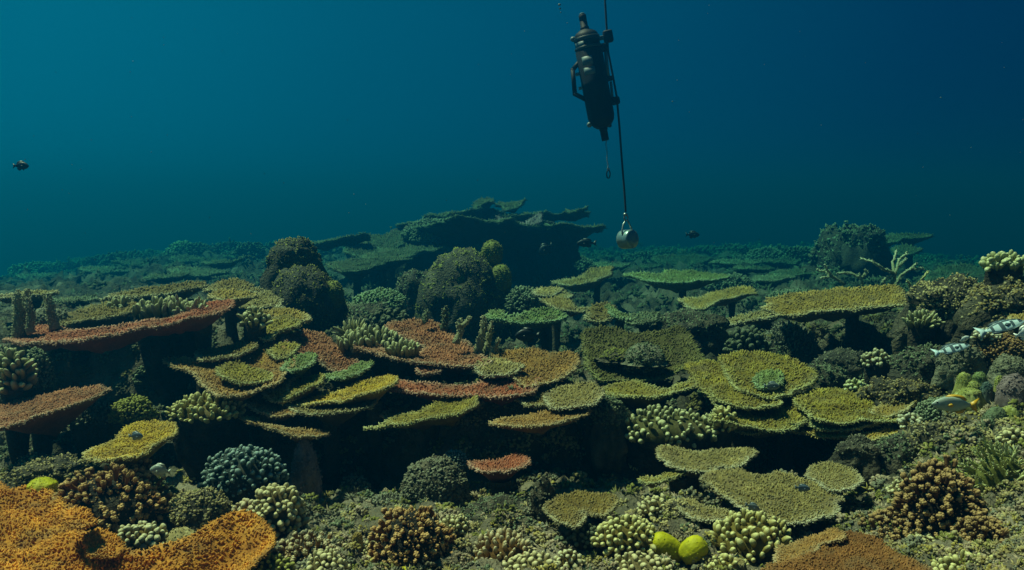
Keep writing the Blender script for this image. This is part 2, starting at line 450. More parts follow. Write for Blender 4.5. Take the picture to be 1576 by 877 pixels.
def add_growth():
    """encrusting knobs, rubble and tufts that cover the rock, sorted by colour"""
    rng = np.random.default_rng(5)
    V, F, vis = SEA
    A, B, C, D = (V[F[:, k]] for k in range(4))
    fn = np.cross(C - A, D - B); ar = np.linalg.norm(fn, axis=1) * 0.5; fn /= np.linalg.norm(fn, axis=1)[:, None] + 1e-12
    ce = (A + B + C + D) / 4
    vd = CAM - ce; ds = np.linalg.norm(vd, axis=1)
    fac = np.abs((fn * vd).sum(1)) / ds
    pxl = ar * (0.25 + 0.75 * fac) / ds ** 2
    bearing = np.abs(ce[:, 0] / ce[:, 1])
    pxl *= (0.04 + 0.96 * vis) * (ce[:, 1] > 2.8) * (ce[:, 1] < 58) * (bearing < 1.0) * np.where(bearing > 0.68, 0.35, 1.0)
    # where a tuft grows, many branchlets fan out of one spot
    pxl *= 1 + 1.6 * (ce[:, 1] < 4.8) + 1.5 * (ce[:, 0] / ce[:, 1] > 0.40)
    n = 10300
    fi = rng.choice(len(F), n, p=pxl / pxl.sum())
    u, w = rng.uniform(size=(2, n, 1))
    P0 = (A[fi] * (1 - u) + B[fi] * u) * (1 - w) + (D[fi] * (1 - u) + C[fi] * u) * w
    N0 = fn[fi]
    tone = fbm(P0 * np.array([0.9, 0.9, 0.9]) + 40, 2) * 4.2 + 3.0 + rng.uniform(-1.2, 1.2, n)
    sel = np.floor(np.clip(tone, 0, 6.99)).astype(int)
    deep = P0[:, 1] > 5.0; sel[deep] = np.array([8, 8, 0, 6, 8, 9, 6])[sel[deep]]; sel[deep & (P0[:, 1] > 10)] = 9  # growth past the ledge takes darker colours, painting in the shade between plates
    near = (P0[:, 1] < 4.85) & (rng.uniform(size=n) < 0.68); sel[near] = rng.choice([3, 7, 1, 2, 6, 10], near.sum(), p=[.20, .14, .08, .16, .08, .34])
    size = P0[:, 1] / FPX
    Rp = rng.choice([4, 6, 9, 13, 19], n, p=[.22, .28, .22, .17, .11]) * rng.uniform(.8, 1.2, n)
    style = rng.integers(0, 4, n)
    rp = np.array([2.0, 3.0, 1.5, 2.4])[style] * rng.uniform(.8, 1.2, n)
    cnt = np.clip((0.95 * (Rp / rp) ** 2).astype(int) + 4, 5, 25)
    bi = np.repeat(np.arange(n), cnt)
    m = len(bi)
    d = rng.normal(0, 1, (m, 3)); d /= np.linalg.norm(d, axis=1)[:, None]
    up = N0 * 0.8 + np.array([0, -0.2, 0.6]); up /= np.linalg.norm(up, axis=1)[:, None]
    dn = (d * up[bi]).sum(1)[:, None]
    d = np.where(dn < -0.1, d - 2 * dn * up[bi], d)
    st = style[bi]
    R0 = (size * Rp)[bi]
    P = P0[bi] + d * (R0 * rng.uniform(0.8, 1.0, m) * np.array([0.8, 0.9, 0.55, 1.0])[st])[:, None] * np.array([1, 1, 0.75]) - up[bi] * (R0 * 0.1)[:, None]
    r = (size * rp)[bi] * rng.uniform(0.6, 1.25, m)
    L = r * np.array([2.0, 1.3, 5.0, 1.0])[st] * rng.uniform(0.7, 1.3, m)
    N = d + rng.normal(0, 0.2, (m, 3))
    for k, mn in enumerate(('grey_green', 'moss', 'grey', 'tan', 'grey_green', 'mauve', 'dim_olive', 'finger_yellow', 'shaded_growth', 'far_green', 'beige')):
        q = sel[bi] == k
        if not q.any(): continue
        fine = (st == 2) | (P[:, 1] > 6.5) | (r / size[bi] < 1.7)
        pr = [scatter(P[g], N[g], L[g], r[g], rng, tm, 0, rng.uniform(.05, .6, g.sum())) for g, tm in ((q & fine, NUBP), (q & ~fine, NUB4)) if g.any()]
        VV, FF, T, H = joined(pr)
        link('reef_growth', mesh_np('reef_growth', VV, FF, MATS[mn], T, H), kind='stuff')
add_growth()

def smooth_loop(P, n_per):
    m = len(P); out = []
    for i in range(m):
        p0, p1, p2, p3 = P[i - 1], P[i], P[(i + 1) % m], P[(i + 2) % m]
        for t in np.linspace(0, 1, n_per, endpoint=False):
            out.append(0.5 * ((2 * p1) + (-p0 + p2) * t + (2 * p0 - 5 * p1 + 4 * p2 - p3) * t * t + (-p0 + 3 * p1 - 3 * p2 + p3) * t ** 3))
    return np.array(out)
def resample(P, step):
    Q = np.vstack([P, P[:1]]); d = np.linalg.norm(np.diff(Q, axis=0), axis=1)
    c = np.concatenate([[0], np.cumsum(d)]); n = max(16, int(c[-1] / step))
    t = np.linspace(0, c[-1], n, endpoint=False)
    return np.stack([np.interp(t, c, Q[:, k]) for k in range(Q.shape[1])], 1)
def inside(pt, poly):
    x, y = pt[:, 0], pt[:, 1]; c = np.zeros(len(pt), bool); j = len(poly) - 1
    for i in range(len(poly)):
        xi, yi, xj, yj = *poly[i], *poly[j]
        if yi != yj:
            c ^= ((yi > y) != (yj > y)) & (x < (xj - xi) * (y - yi) / (yj - yi) + xi)
        j = i
    return c
def bdist(pt, poly):
    d = np.full(len(pt), 1e9); A = poly; B = np.roll(poly, -1, 0)
    for a, b in zip(A, B):
        ab = b - a; t = np.clip(((pt - a) @ ab) / (ab @ ab + 1e-12), 0, 1)
        q = pt - (a + t[:, None] * ab); d = np.minimum(d, np.einsum('ij,ij->i', q, q))
    return np.sqrt(d)

def table_coral(poly, Y, mat, label, graze=17, dip=0.10, nub=3.0, thick=3.6, rimpale=1.0, seed=0, stalk=True, roll=0.6, lumps=1.0, cat='table coral', nublen=1.0, name='table_coral', group=None, rag=1.0, grow=(1.0, 1.0)):
    """a plate coral: slab with a knobbly upper side, a growing rim painted paler as if lit and a stalk"""
    Y = float(far(Y))
    rng = np.random.default_rng(seed + int(poly[:, 0].sum()) % 9973)
    NT = NUB4 if Y < 4.45 else NUB3 if Y < 8.5 else NUBP
    s = pix(Y)
    c = poly.mean(0)
    poly = c + (poly - c) * np.array(grow)
    # plane of the plate
    P0 = at(c[0], c[1], Y)
    dep = math.atan2(CAM[2] - P0[2], Y)
    tau = R(graze) - dep
    sl = np.polyfit(poly[:, 0], poly[:, 1], 1)[0] if np.ptp(poly[:, 0]) > 20 else 0.0
    rl = float(np.clip(-sl * roll, -0.5, 0.5))
    nrm = np.array([-rl, -math.sin(tau), math.cos(tau)]); nrm /= np.linalg.norm(nrm)
    e1 = np.array([1.0, 0, rl]); e1 -= nrm * (e1 @ nrm); e1 /= np.linalg.norm(e1)
    e2 = np.cross(nrm, e1)
    sp = smooth_loop(poly, 6)
    d = ray(sp[:, 0], sp[:, 1])
    den = d @ nrm
    den = np.minimum(den, -0.06) if graze > 0 else np.maximum(den, 0.06)
    tt = ((P0 - CAM) @ nrm) / den
    W = CAM + d * tt[:, None]
    uv = np.stack([(W - P0) @ e1, (W - P0) @ e2], 1)
    rad = 0.5 * np.ptp(uv[:, 0])
    area = 0.5 * abs(np.dot(uv[:, 0], np.roll(uv[:, 1], 1)) - np.dot(uv[:, 1], np.roll(uv[:, 0], 1)))
    R0 = math.sqrt(area / math.pi)
    step = max(2.6 * s, R0 / 26)
    B = resample(uv, step)
    # uneven, frilled edge
    tn = np.roll(B, -1, 0) - np.roll(B, 1, 0); nn = np.stack([tn[:, 1], -tn[:, 0]], 1); nn /= np.linalg.norm(nn, axis=1)[:, None] + 1e-9
    q = np.concatenate([B / (9 * s), np.full((len(B), 1), seed * 3.7)], 1)
    q2 = np.concatenate([B / (26 * s), np.full((len(B), 1), seed * 1.7)], 1)
    B = B + nn * (vnoise(q)[:, None] * 2.2 * s * rag + vnoise(q2)[:, None] * 6.2 * s * rag)
    h = max(3.0 * s, R0 / 22) * 1.15
    g = np.stack(np.meshgrid(np.arange(uv[:, 0].min(), uv[:, 0].max(), h), np.arange(uv[:, 1].min(), uv[:, 1].max(), h)), -1).reshape(-1, 2)
    g = g + rng.uniform(-0.3, 0.3, g.shape) * h
    g = g[inside(g, B)]
    if len(g): g = g[bdist(g, B) > 0.55 * h]
    pts = [Vector((float(a), float(b))) for a, b in np.vstack([B, g])]
    ov, _, of, *_ = delaunay_2d_cdt(pts, [], [list(range(len(B)))], 1, 1e-6)
    UV = np.array([v[:] for v in ov]); F = np.array([f for f in of if len(f) == 3])
    a, b_, c_ = UV[F[:, 0]], UV[F[:, 1]], UV[F[:, 2]]
    sg = (b_[:, 0] - a[:, 0]) * (c_[:, 1] - a[:, 1]) - (b_[:, 1] - a[:, 1]) * (c_[:, 0] - a[:, 0])
    F[sg < 0] = F[sg < 0][:, ::-1]
    dist = bdist(UV, B); dm = dist.max() + 1e-6
    w = np.clip(dist / dm, 0, 1); n_uv = len(UV)
    nz = fbm(np.concatenate([UV / (R0 * 0.55), np.full((len(UV), 1), seed + 0.5)], 1), 3)
    nz2 = fbm(np.concatenate([UV / (14 * s), np.full((len(UV), 1), seed + 5.5)], 1), 2)
    top = -dip * dm * (1 - (1 - w) ** 2) + w ** 0.7 * (nz * 0.085 * R0 * lumps + nz2 * 1.8 * s * lumps)
    # the rim waves up and down
    und = vnoise(np.concatenate([UV / (30 * s), np.full((n_uv, 1), seed + 2.5)], 1)) * 3.2 + vnoise(np.concatenate([UV / (11 * s), np.full((n_uv, 1), seed + 8.5)], 1)) * 1.3
    top = top + np.exp(-dist / (14 * s)) * und * s * rag
    t0 = thick * s
    bot = top - t0 * (0.6 + 0.4 * w) - 0.55 * dm * w ** 1.6
    def to3(zv): return e1[None] * UV[:, :1] + e2[None] * UV[:, 1:] + nrm[None] * zv[:, None]
    n = len(UV)
    VT, VB = to3(top), to3(bot)
    # open edges -> side wall
    ed = {}
    for f in F:
        for k in range(3):
            p, r = int(f[k]), int(f[(k + 1) % 3])
            if (r, p) in ed: del ed[(r, p)]
            else: ed[(p, r)] = 1
    S = []
    for p, r in ed: S += [(p, p + n, r + n), (p, r + n, r)]
    V = np.vstack([VT, VB]); FF = np.vstack([F, F[:, ::-1] + n, np.array(S)])
    cen = B.mean(0); hy = 0.5 * np.ptp(B[:, 1])
    def front(q): return np.clip(0.55 - 0.75 * (q[:, 1] - cen[1]) / hy, 0.08, 1)     # light on the near rim is put into the growth colour; rear stays darker
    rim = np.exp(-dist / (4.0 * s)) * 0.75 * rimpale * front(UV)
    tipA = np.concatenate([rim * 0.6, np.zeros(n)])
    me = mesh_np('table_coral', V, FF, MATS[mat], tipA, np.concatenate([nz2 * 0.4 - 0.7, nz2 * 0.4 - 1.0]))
    o = link(name, me, loc=P0); tag(o, label, cat, group)
    # branchlets over the top
    A, Bb, C = VT[F[:, 0]], VT[F[:, 1]], VT[F[:, 2]]
    fn = np.cross(Bb - A, C - A); ar = 0.5 * np.linalg.norm(fn, axis=1); fn /= np.linalg.norm(fn, axis=1)[:, None] + 1e-12
    sp_ = nub * (1.1 if Y < 5.05 else 1.22) * s
    k = int(min(ar.sum() / (sp_ * sp_ * 1.08), 7500))
    fi = rng.choice(len(F), k, p=ar / ar.sum())
    r1, r2 = np.sqrt(rng.uniform(size=k)), rng.uniform(size=k)
    wa, wb, wc = 1 - r1, r1 * (1 - r2), r1 * r2
    P = A[fi] * wa[:, None] + Bb[fi] * wb[:, None] + C[fi] * wc[:, None]
    dk = dist[F[fi, 0]] * wa + dist[F[fi, 1]] * wb + dist[F[fi, 2]] * wc
    cuv = UV[F[fi, 0]]
    out = cuv - B.mean(0); out /= np.linalg.norm(out, axis=1)[:, None] + 1e-9
    N = fn[fi] * 1.0 + (e1[None] * out[:, :1] + e2[None] * out[:, 1:]) * (0.25 + 0.6 * np.exp(-dk / (6 * s)))[:, None] + rng.normal(0, 0.28, (k, 3))
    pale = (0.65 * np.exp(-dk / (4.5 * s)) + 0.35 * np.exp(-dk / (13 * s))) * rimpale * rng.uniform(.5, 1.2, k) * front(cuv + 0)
    patch = np.clip(fbm(P / (0.35 * R0) + seed, 2) * 0.9, -0.5, 0.7)
    # streaks that run out from the stalk, and growth bands
    th = np.arctan2(out[:, 1], out[:, 0]); rr_ = np.linalg.norm(cuv - B.mean(0), axis=1)
    stk = vnoise(np.stack([th * 9, rr_ / (30 * s), np.full(k, seed * 1.1)], 1)) * 0.7 + 0.45 * np.sin(dk / (5.5 * s) + 2 * vnoise(np.stack([th * 2, th * 0, th * 0], 1)))
    mot = fbm(np.concatenate([cuv / (22 * s), np.full((k, 1), seed + 1.0)], 1), 3) * 1.6
    hgt = np.clip(1 + 0.45 * stk, .35, 1.6) * np.where(mot < -0.62, .3, 1)
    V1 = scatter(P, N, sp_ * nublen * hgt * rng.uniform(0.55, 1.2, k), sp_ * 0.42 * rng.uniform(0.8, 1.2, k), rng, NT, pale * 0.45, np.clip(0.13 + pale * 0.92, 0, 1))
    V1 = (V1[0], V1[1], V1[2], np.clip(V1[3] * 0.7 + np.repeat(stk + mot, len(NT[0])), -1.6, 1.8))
    # branchlets along the rim, pointing outward
    bi = np.array([p for p, r in ed]); m = len(bi)
    rep = max(1, int(round(step / (1.5 * s)))) + 1
    bi2 = np.repeat(np.arange(m), rep)
    ends = np.array([r for p, r in ed])
    u = rng.uniform(size=len(bi2))[:, None]
    Pb = VT[bi[bi2]] * (1 - u) + VT[ends[bi2]] * u
    tang = VT[ends[bi2]] - VT[bi[bi2]]; tang /= np.linalg.norm(tang, axis=1)[:, None] + 1e-9
    on = np.cross(tang, nrm)
    lev = rng.uniform(0, 1, len(bi2))
    Pb = Pb - nrm * (lev * t0 * 0.8)[:, None] - on * (1.0 * s)
    Nb = on + nrm * (0.75 - 1.0 * lev)[:, None] + rng.normal(0, 0.25, (len(bi2), 3))
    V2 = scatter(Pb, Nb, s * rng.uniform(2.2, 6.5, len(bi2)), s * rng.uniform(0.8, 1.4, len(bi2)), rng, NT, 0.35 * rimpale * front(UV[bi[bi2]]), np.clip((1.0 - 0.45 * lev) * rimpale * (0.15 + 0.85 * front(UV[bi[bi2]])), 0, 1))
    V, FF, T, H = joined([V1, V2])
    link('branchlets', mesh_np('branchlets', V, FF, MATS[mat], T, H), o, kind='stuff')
    # stalk down to the rock
    if stalk:
        i = int(np.argmax(w + 0.7 * (UV[:, 1] - UV[:, 1].min()) / (np.ptp(UV[:, 1]) + 1e-9)))
        pw = P0 + VB[i]
        gz = g1(pw[0], pw[1])
        H_ = pw[2] - gz
        if H_ > 0.02:
            rr = max(0.10 * R0, 0.04)
            zz = np.linspace(0.15 * R0, -H_ - 0.12, 9)
            prof = [(rr * (0.9 + 0.5 * abs(k / 8 - 0.5) * 2 + 0.35 * (k / 8)), z) for k, z in enumerate(zz)]
            SV, SF = lathe(prof, 14, cap=False)
            SV[:, :2] *= (1 + 0.25 * fbm(SV * 5 + seed, 2))[:, None]
            link('stalk', mesh_np('stalk', SV + VB[i], SF[:, ::-1], MATS['dark_rock'], None, None), o)
    return o

# ------------------------------------------------------------------ branch shapes shared by the branching corals
def finger_mesh(seed, kind):
    rng = np.random.default_rng(seed)
    if kind == 'finger':      # blunt tapering finger
        prof = [(0.80, -0.25), (0.95, 0.15), (1.0, 0.45), (0.86, 0.74), (0.55, 0.92), (0.15, 1.0)]
        n = 8
    elif kind == 'spike':
        prof = [(1.0, -0.2), (0.95, 0.25), (0.8, 0.55), (0.55, 0.82), (0.28, 0.96), (0.05, 1.0)]
        n = 7
    elif kind == 'bulb':
        prof = [(0.6, -0.3), (0.75, 0.2), (1.0, 0.55), (0.95, 0.78), (0.6, 0.95), (0.1, 1.0)]
        n = 8
    else: prof, n = None, 0
    if kind == 'antler': prof, n = [(0.95, -0.25), (1.0, 0.15), (0.92, 0.5), (0.75, 0.78), (0.45, 0.94), (0.12, 1.0)], 7
    if prof:
        V, F = lathe(prof, n, cap=False)
        tz = np.clip(V[:, 2], 0, 1)
        b = 0.16 * vnoise(np.stack([V[:, 0] * 1.6, V[:, 1] * 1.6, V[:, 2] * 6], 1) + seed * 3.1)
        V[:, :2] *= (1 + b)[:, None]
        bend = rng.normal(0, 0.35, 2)
        V[:, :2] += bend[None] * (tz ** 2)[:, None]
        # cap
        m = len(prof); V = np.vstack([V, [[bend[0], bend[1], 1.02]]])
        F = np.vstack([F, [((m - 1) * n + j, (m - 1) * n + (j + 1) % n, len(V) - 1) for j in range(n)]])
        tip = np.append(tz, 1) ** 2.2
        main = (V, F, tip, np.zeros(len(V)))
        if kind != 'antler': return main
        main = (V, F, np.append(tz, 1) ** 1.3, main[3])
        parts = [main]
        for k in range(6):          # short side branchlets
            a, z = k * 2.2 + rng.uniform(0, .6), 0.2 + 0.11 * k
            d = np.array([math.cos(a), math.sin(a)])
            L2 = rng.uniform(1.3, 2.3); q, qf = lathe([(0.50, 0), (0.46, 0.4), (0.34, 0.8), (0.08, 1.0)], 6, cap=False)
            W = np.stack([q[:, 0] * -d[1] + (0.5 + q[:, 2] * L2) * d[0], q[:, 0] * d[0] + (0.5 + q[:, 2] * L2) * d[1], z + q[:, 1] * 0.16 + q[:, 2] * 0.22], 1)
            W[:, :2] += bend[None] * z * z
            parts.append((W, qf, np.clip(q[:, 2], 0, 1) ** 2, np.full(len(W), .3)))
        return joined(parts)
    # 'knob': a short stem with a cauliflower head of small warts
    parts = []
    SV, SF = lathe([(0.55, -0.4), (0.6, 0.3), (0.85, 0.6)], 6, cap=False)
    parts.append((SV, SF, np.zeros(len(SV)), np.zeros(len(SV))))
    IV, IF = ico(1)
    for k in range(7):
        a = k * 2.4 + rng.uniform(0, .5); r = 0.62 * math.sqrt(k / 6.5)
        q = IV * np.array([0.44, 0.44, 0.24]) * rng.uniform(0.85, 1.2) + np.array([r * math.cos(a), r * math.sin(a), 0.86 - 0.28 * r * r + rng.uniform(-.06, .06)])
        parts.append((q, IF, np.clip((q[:, 2] - 0.62) * 2.4, 0, 1), np.full(len(q), rng.uniform(-1, 1))))
    return joined(parts)
BR = {}
def branch_mesh(kind, mat, v):
    key = (kind, mat, v)
    if key not in BR:
        V, F, T, H = finger_mesh(v * 7 + 1, kind)
        rng = np.random.default_rng(v)
        BR[key] = mesh_np('branch', V, F, MATS[mat], T, H + rng.uniform(-0.6, 0.6))
    return BR[key]
def place(me, parent, P, N, L, Rr, rng, name='branch'):
    o = link(name, me, parent)
    N = Vector([float(c) for c in N]).normalized()
    q = N.to_track_quat('Z', 'Y') @ Matrix.Rotation(rng.uniform(0, 6.28), 3, 'Z').to_quaternion()
    o.matrix_local = Matrix.Translation(Vector([float(c) for c in P])) @ q.to_matrix().to_4x4() @ Matrix.Diagonal((float(Rr), float(Rr), float(L), 1))
    return o
def dome_points(n, rng, front=0.25, jit=0.5):
    """even spots on a dome, as unit vectors"""
    i = np.arange(n) + 0.5
    z = 1 - i / n * (1 + front)
    a = i * 2.39996 + rng.uniform(-jit, jit, n) * 0.35
    r = np.sqrt(np.clip(1 - z * z, 0, 1))
    return np.stack([r * np.cos(a), r * np.sin(a), z], 1)
def clump(px, py, Y, w, h, label, mat, kind='finger', n=60, fr=5.0, fl=14.0, depth=0.8, up=0.5, lean=(0, 0, 0), name='finger_coral', cat='coral', core=None, seed=0, front=0.2, flat=0.55, group=None, fine=0):
    """a colony of separate branches on a rocky core; (px, py) = middle of its foot in the photograph"""
    Y = float(far(Y))
    rng = np.random.default_rng(seed + int(px * 7 + py))
    s = pix(Y)
    base = at(px, py, Y)
    rx, ry, rz = w * 0.5 * s, w * 0.5 * s * depth, h * s
    L0 = fl * s
    ci = np.array([max(rx - L0 * 0.7, rx * 0.35), max(ry - L0 * 0.7, ry * 0.35), max(rz - L0 * 0.8, rz * 0.3)])
    core = core or ('dark_rock' if kind == 'knob' else mat)
    fine = fine or (500 if kind == 'knob' else 0)
    root = thing(name, label, cat, base, group)
    IV, IF = ico(3)
    gz = g1(base[0], base[1]) - base[2]
    q = IV.copy()
    q *= (1 + 0.12 * fbm(q * 2.5 + seed, 3))[:, None]
    q = q * ci * 1.04
    q[:, 2] = np.where(q[:, 2] < 0, q[:, 2] * (max(0.05, -gz + 0.1) / (ci[2] * 1.04)), q[:, 2])
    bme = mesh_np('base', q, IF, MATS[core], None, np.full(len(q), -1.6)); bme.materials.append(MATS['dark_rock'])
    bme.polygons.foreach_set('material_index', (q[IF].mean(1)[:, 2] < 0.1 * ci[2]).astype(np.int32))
    link('base', bme, root)
    D = dome_points(n, rng, front)
    D = D[(D[:, 1] < 0.75)]
    uneven = 1 + (0.34 if kind == 'knob' else 0.2) * fbm(D * 2.6 + seed * 3.3, 2)[:, None]
    P = D * ci * uneven
    N = D * np.array([1 / ci[0], 1 / ci[1], 1 / ci[2]]) * min(ci)
    N /= np.linalg.norm(N, axis=1)[:, None]
    N = N * (1 - up) + np.array([0, 0, up]) + np.array(lean) + rng.normal(0, 0.13, N.shape)
    LL = L0 * rng.uniform(0.65, 1.25, len(P)); RR = fr * s * rng.uniform(0.65, 1.2, len(P))
    for k in range(len(P)):
        place(branch_mesh(kind, mat, int(rng.integers(0, 4))), root, P[k], N[k], LL[k], RR[k], rng)
    if fine:
        DD = dome_points(fine, rng, front)
        V, F, T, H = scatter(DD * ci * 1.02, DD + rng.normal(0, .3, DD.shape), s * rng.uniform(2, 5, fine), s * rng.uniform(1.0, 2.0, fine), rng, NUBR, 0, 0.7)
        link('branchlets', mesh_np('branchlets', V, F, MATS[mat], T, H), root, kind='stuff')
    return root
def bush(px, py, Y, w, h, label, mat, n=600, r=1.7, l=4.5, name='bush_coral', cat='coral', core='dark_rock', depth=0.8, seed=0, tip=0.7, group=None, tmpl=NUBR, amp=0.22, freq=2.2, up=0.3):
    """a colony whose branchlets are too fine to pick apart"""
    Y = float(far(Y))
    rng = np.random.default_rng(seed + int(px * 3 + py))
    s = pix(Y); base = at(px, py, Y)
    ci = np.array([w * .5 * s, w * .5 * s * depth, h * s])
    IV, IF = ico(4)
    f = 1 + amp * fbm(IV * freq + seed + px * 0.01, 3)
    q = IV * f[:, None] * ci
    gz = g1(base[0], base[1]) - base[2]
    q[:, 2] = np.where(q[:, 2] < 0, q[:, 2] * (max(0.05, -gz + 0.1) / ci[2]), q[:, 2])
    o = link(name, mesh_np(name, q, IF, MATS[core], None, fbm(IV * 6, 2)), loc=base); tag(o, label, cat, group)
    D = dome_points(n, rng, 0.25)
    D = D[D[:, 1] < 0.6]; n = len(D)
    ff = 1 + amp * fbm(D * freq + seed + px * 0.01, 3)
    P = D * ff[:, None] * ci
    N = D / ci * min(ci) * (1 - up) + np.array([0, 0, up]) + rng.normal(0, .3, D.shape)
    V, F, T, H = scatter(P, N, s * l * rng.uniform(.5, 1.5, n), s * r * rng.uniform(.6, 1.4, n), rng, tmpl, 0.0, tip)
    link('branchlets', mesh_np('branchlets', V, F, MATS[mat], T, H), o, kind='stuff')
    return o
def boulder(px, py, Y, w, h, label, mat, name='boulder_coral', cat='coral', amp=0.25, freq=1.6, depth=0.9, seed=0, knobs=0, kmat=None, kr=1.8, lobes=(), lmat=None, group=None, lvl=4, ktip=0.5, rest=None):
    """a massive rounded colony or rock; lobes = (px, py, w, h) of the separate heads growing on it"""
    Y = float(far(Y))
    rng = np.random.default_rng(seed + int(px * 5 + py))
    s = pix(Y); base = at(px, py, Y)
    ci = np.array([w * .5 * s, w * .5 * s * depth, h * s])
    IV, IF = ico(lvl)
    def shape(D):
        n1 = fbm(D * freq + seed * 1.3 + px * 0.013, 4); n2 = fbm(D * freq * 4 + seed, 3)
        n3 = 0.5 - np.abs(fbm(D * freq * 2.1 + seed * 2 + 9, 3)) * 2
        return 1 + amp * (1.2 * n1 + 0.45 * n2 + 0.5 * n3)
    n2 = fbm(IV * freq * 4 + seed, 3)
    f = shape(IV)
    q = IV * f[:, None] * ci
    gz = g1(base[0], base[1]) - base[2]
    q[:, 2] = np.where(q[:, 2] < 0, q[:, 2] * (max(0.05, -gz + 0.12) / ci[2]), q[:, 2])
    q[:, :2] *= (1 + 0.55 * np.clip(-q[:, 2:3] / (ci[2] * 1.5), 0, 1)) * (1 + 0.10 * fbm(q * 4.0 / max(ci) + seed, 3)[:, None] * (q[:, 2:3] < 0))
    if rest is not None: q[:, 2] = np.maximum(q[:, 2], -rest * s)
    o = link(name, mesh_np(name, q, IF, MATS[mat], np.clip(n2 * 0.7, 0, 1), n2), loc=base); tag(o, label, cat, group)
    if knobs:
        D = dome_points(int(knobs * 1.45), rng, 0.5, 1.0) + rng.normal(0, .04, (int(knobs * 1.45), 3))
        D /= np.linalg.norm(D, axis=1)[:, None]
        D = D[D[:, 1] < 0.55]
        D = D[fbm(D * 3.5 + seed + 7, 3) + rng.uniform(-.3, .3, len(D)) > -0.26]
        ff = shape(D) * 0.99
        V, F, T, H = scatter(D * ff[:, None] * ci, D + rng.normal(0, .4, D.shape), s * kr * rng.uniform(.5, 2.4, len(D)), s * kr * rng.choice([.55, .8, 1.0, 1.5], len(D)), rng, NUB4 if Y < 6.5 else NUBP, 0, ktip * rng.uniform(.3, 1.2, len(D)))
        link('knobs', mesh_np('knobs', V, F, MATS[kmat or mat], T, H), o, kind='stuff')
    for (lx, ly, lw, lh, dy) in lobes:
        c = at(lx, ly, Y + dy) - base
        L, LF = ico(4)
        p = L * (1 + 0.10 * fbm(L * 2.2 + lx, 3) + 0.03 * fbm(L * 9 + lx, 2))[:, None] * np.array([lw * .5, lw * .5, lh * .5]) * s + c
        lo = link('lobe', mesh_np('lobe', p, LF, MATS[lmat or mat], np.clip(L[:, 2] - 0.2, 0, 1) * 0.5, fbm(L * 5 + lx, 2)), o)
        i = rng.choice(len(L), 420); Q = L[i] + rng.normal(0, .05, (420, 3))
        a4 = scatter((p[i] - c) * (1 + rng.uniform(-.04, .02, (420, 1))) + c, Q + rng.normal(0, .3, Q.shape), s * rng.uniform(.8, 2.2, 420), s * rng.uniform(.7, 1.5, 420), rng, NUB, 0, .5)
        link('knobs', mesh_np('knobs', a4[0], a4[1], MATS[lmat or mat], a4[2], a4[3]), lo, kind='stuff')
    return o
def columns(items, Y, label, mat, name='column_coral', cat='coral', seed=0):
    """upright finger columns: (foot px, foot py, top px, top py, width px, dY)"""
    Y = float(far(Y))
    b = items[0]
    base = at(b[0], b[1], Y)
    root = thing(name, label, cat, base)
    rng = np.random.default_rng(seed + 3)
    for (x0, y0, x1, y1, w, dy) in items:
        a, c = at(x0, y0, Y + dy), at(x1, y1, Y + dy + 0.02)
        s = pix(Y + dy); L = np.linalg.norm(c - a); n = 12
        t = np.linspace(-0.15, 1, n)
        path = a + (c - a) * t[:, None] + fbm(np.stack([t * 2.5 + x0, t * 0, t * 0], 1), 2)[:, None] * np.array([1.0, .5, 0]) * w * s * 0.35
        prof = np.interp(t, [-.15, 0, .5, .85, .96, 1], [1.2, 1.05, .80, .50, .28, .08]) * w * .5 * s
        V, F = tube(path, prof, 10)
        V = V + (V - V.mean(0)) * 0 + rng.normal(0, w * s * 0.025, V.shape)
        T = np.clip(np.repeat(t, 10) - 0.55, 0, 1); T = np.concatenate([T, [0, 0.4]])
        br = link('branch', mesh_np('branch', V - base, F, MATS[mat], T, np.full(len(V), rng.uniform(-.5, .5))), root)
        k = int(L / s * w / 5)
        tt = rng.uniform(0, 1, k); ang = rng.uniform(0, 6.28, k)
        pr = np.interp(tt, [0, .5, .85, .96, 1], [1, .92, .72, .42, .12]) * w * .5 * s
        Pp = np.stack([np.interp(tt, t, path[:, j]) for j in range(3)], 1)
        Dn = np.stack([np.cos(ang), np.sin(ang), np.full(k, 0.7)], 1)
        Pp = Pp + Dn * np.array([1, 1, 0]) * pr[:, None]
        Vv, Ff, Tt, Hh = scatter(Pp - base, Dn, s * 2.0 * rng.uniform(.7, 1.4, k), s * 1.0, rng, NUB, 0.1, 0.7)
        link('knobs', mesh_np('knobs', Vv, Ff, MATS[mat], Tt, Hh), br, kind='stuff')
    return root
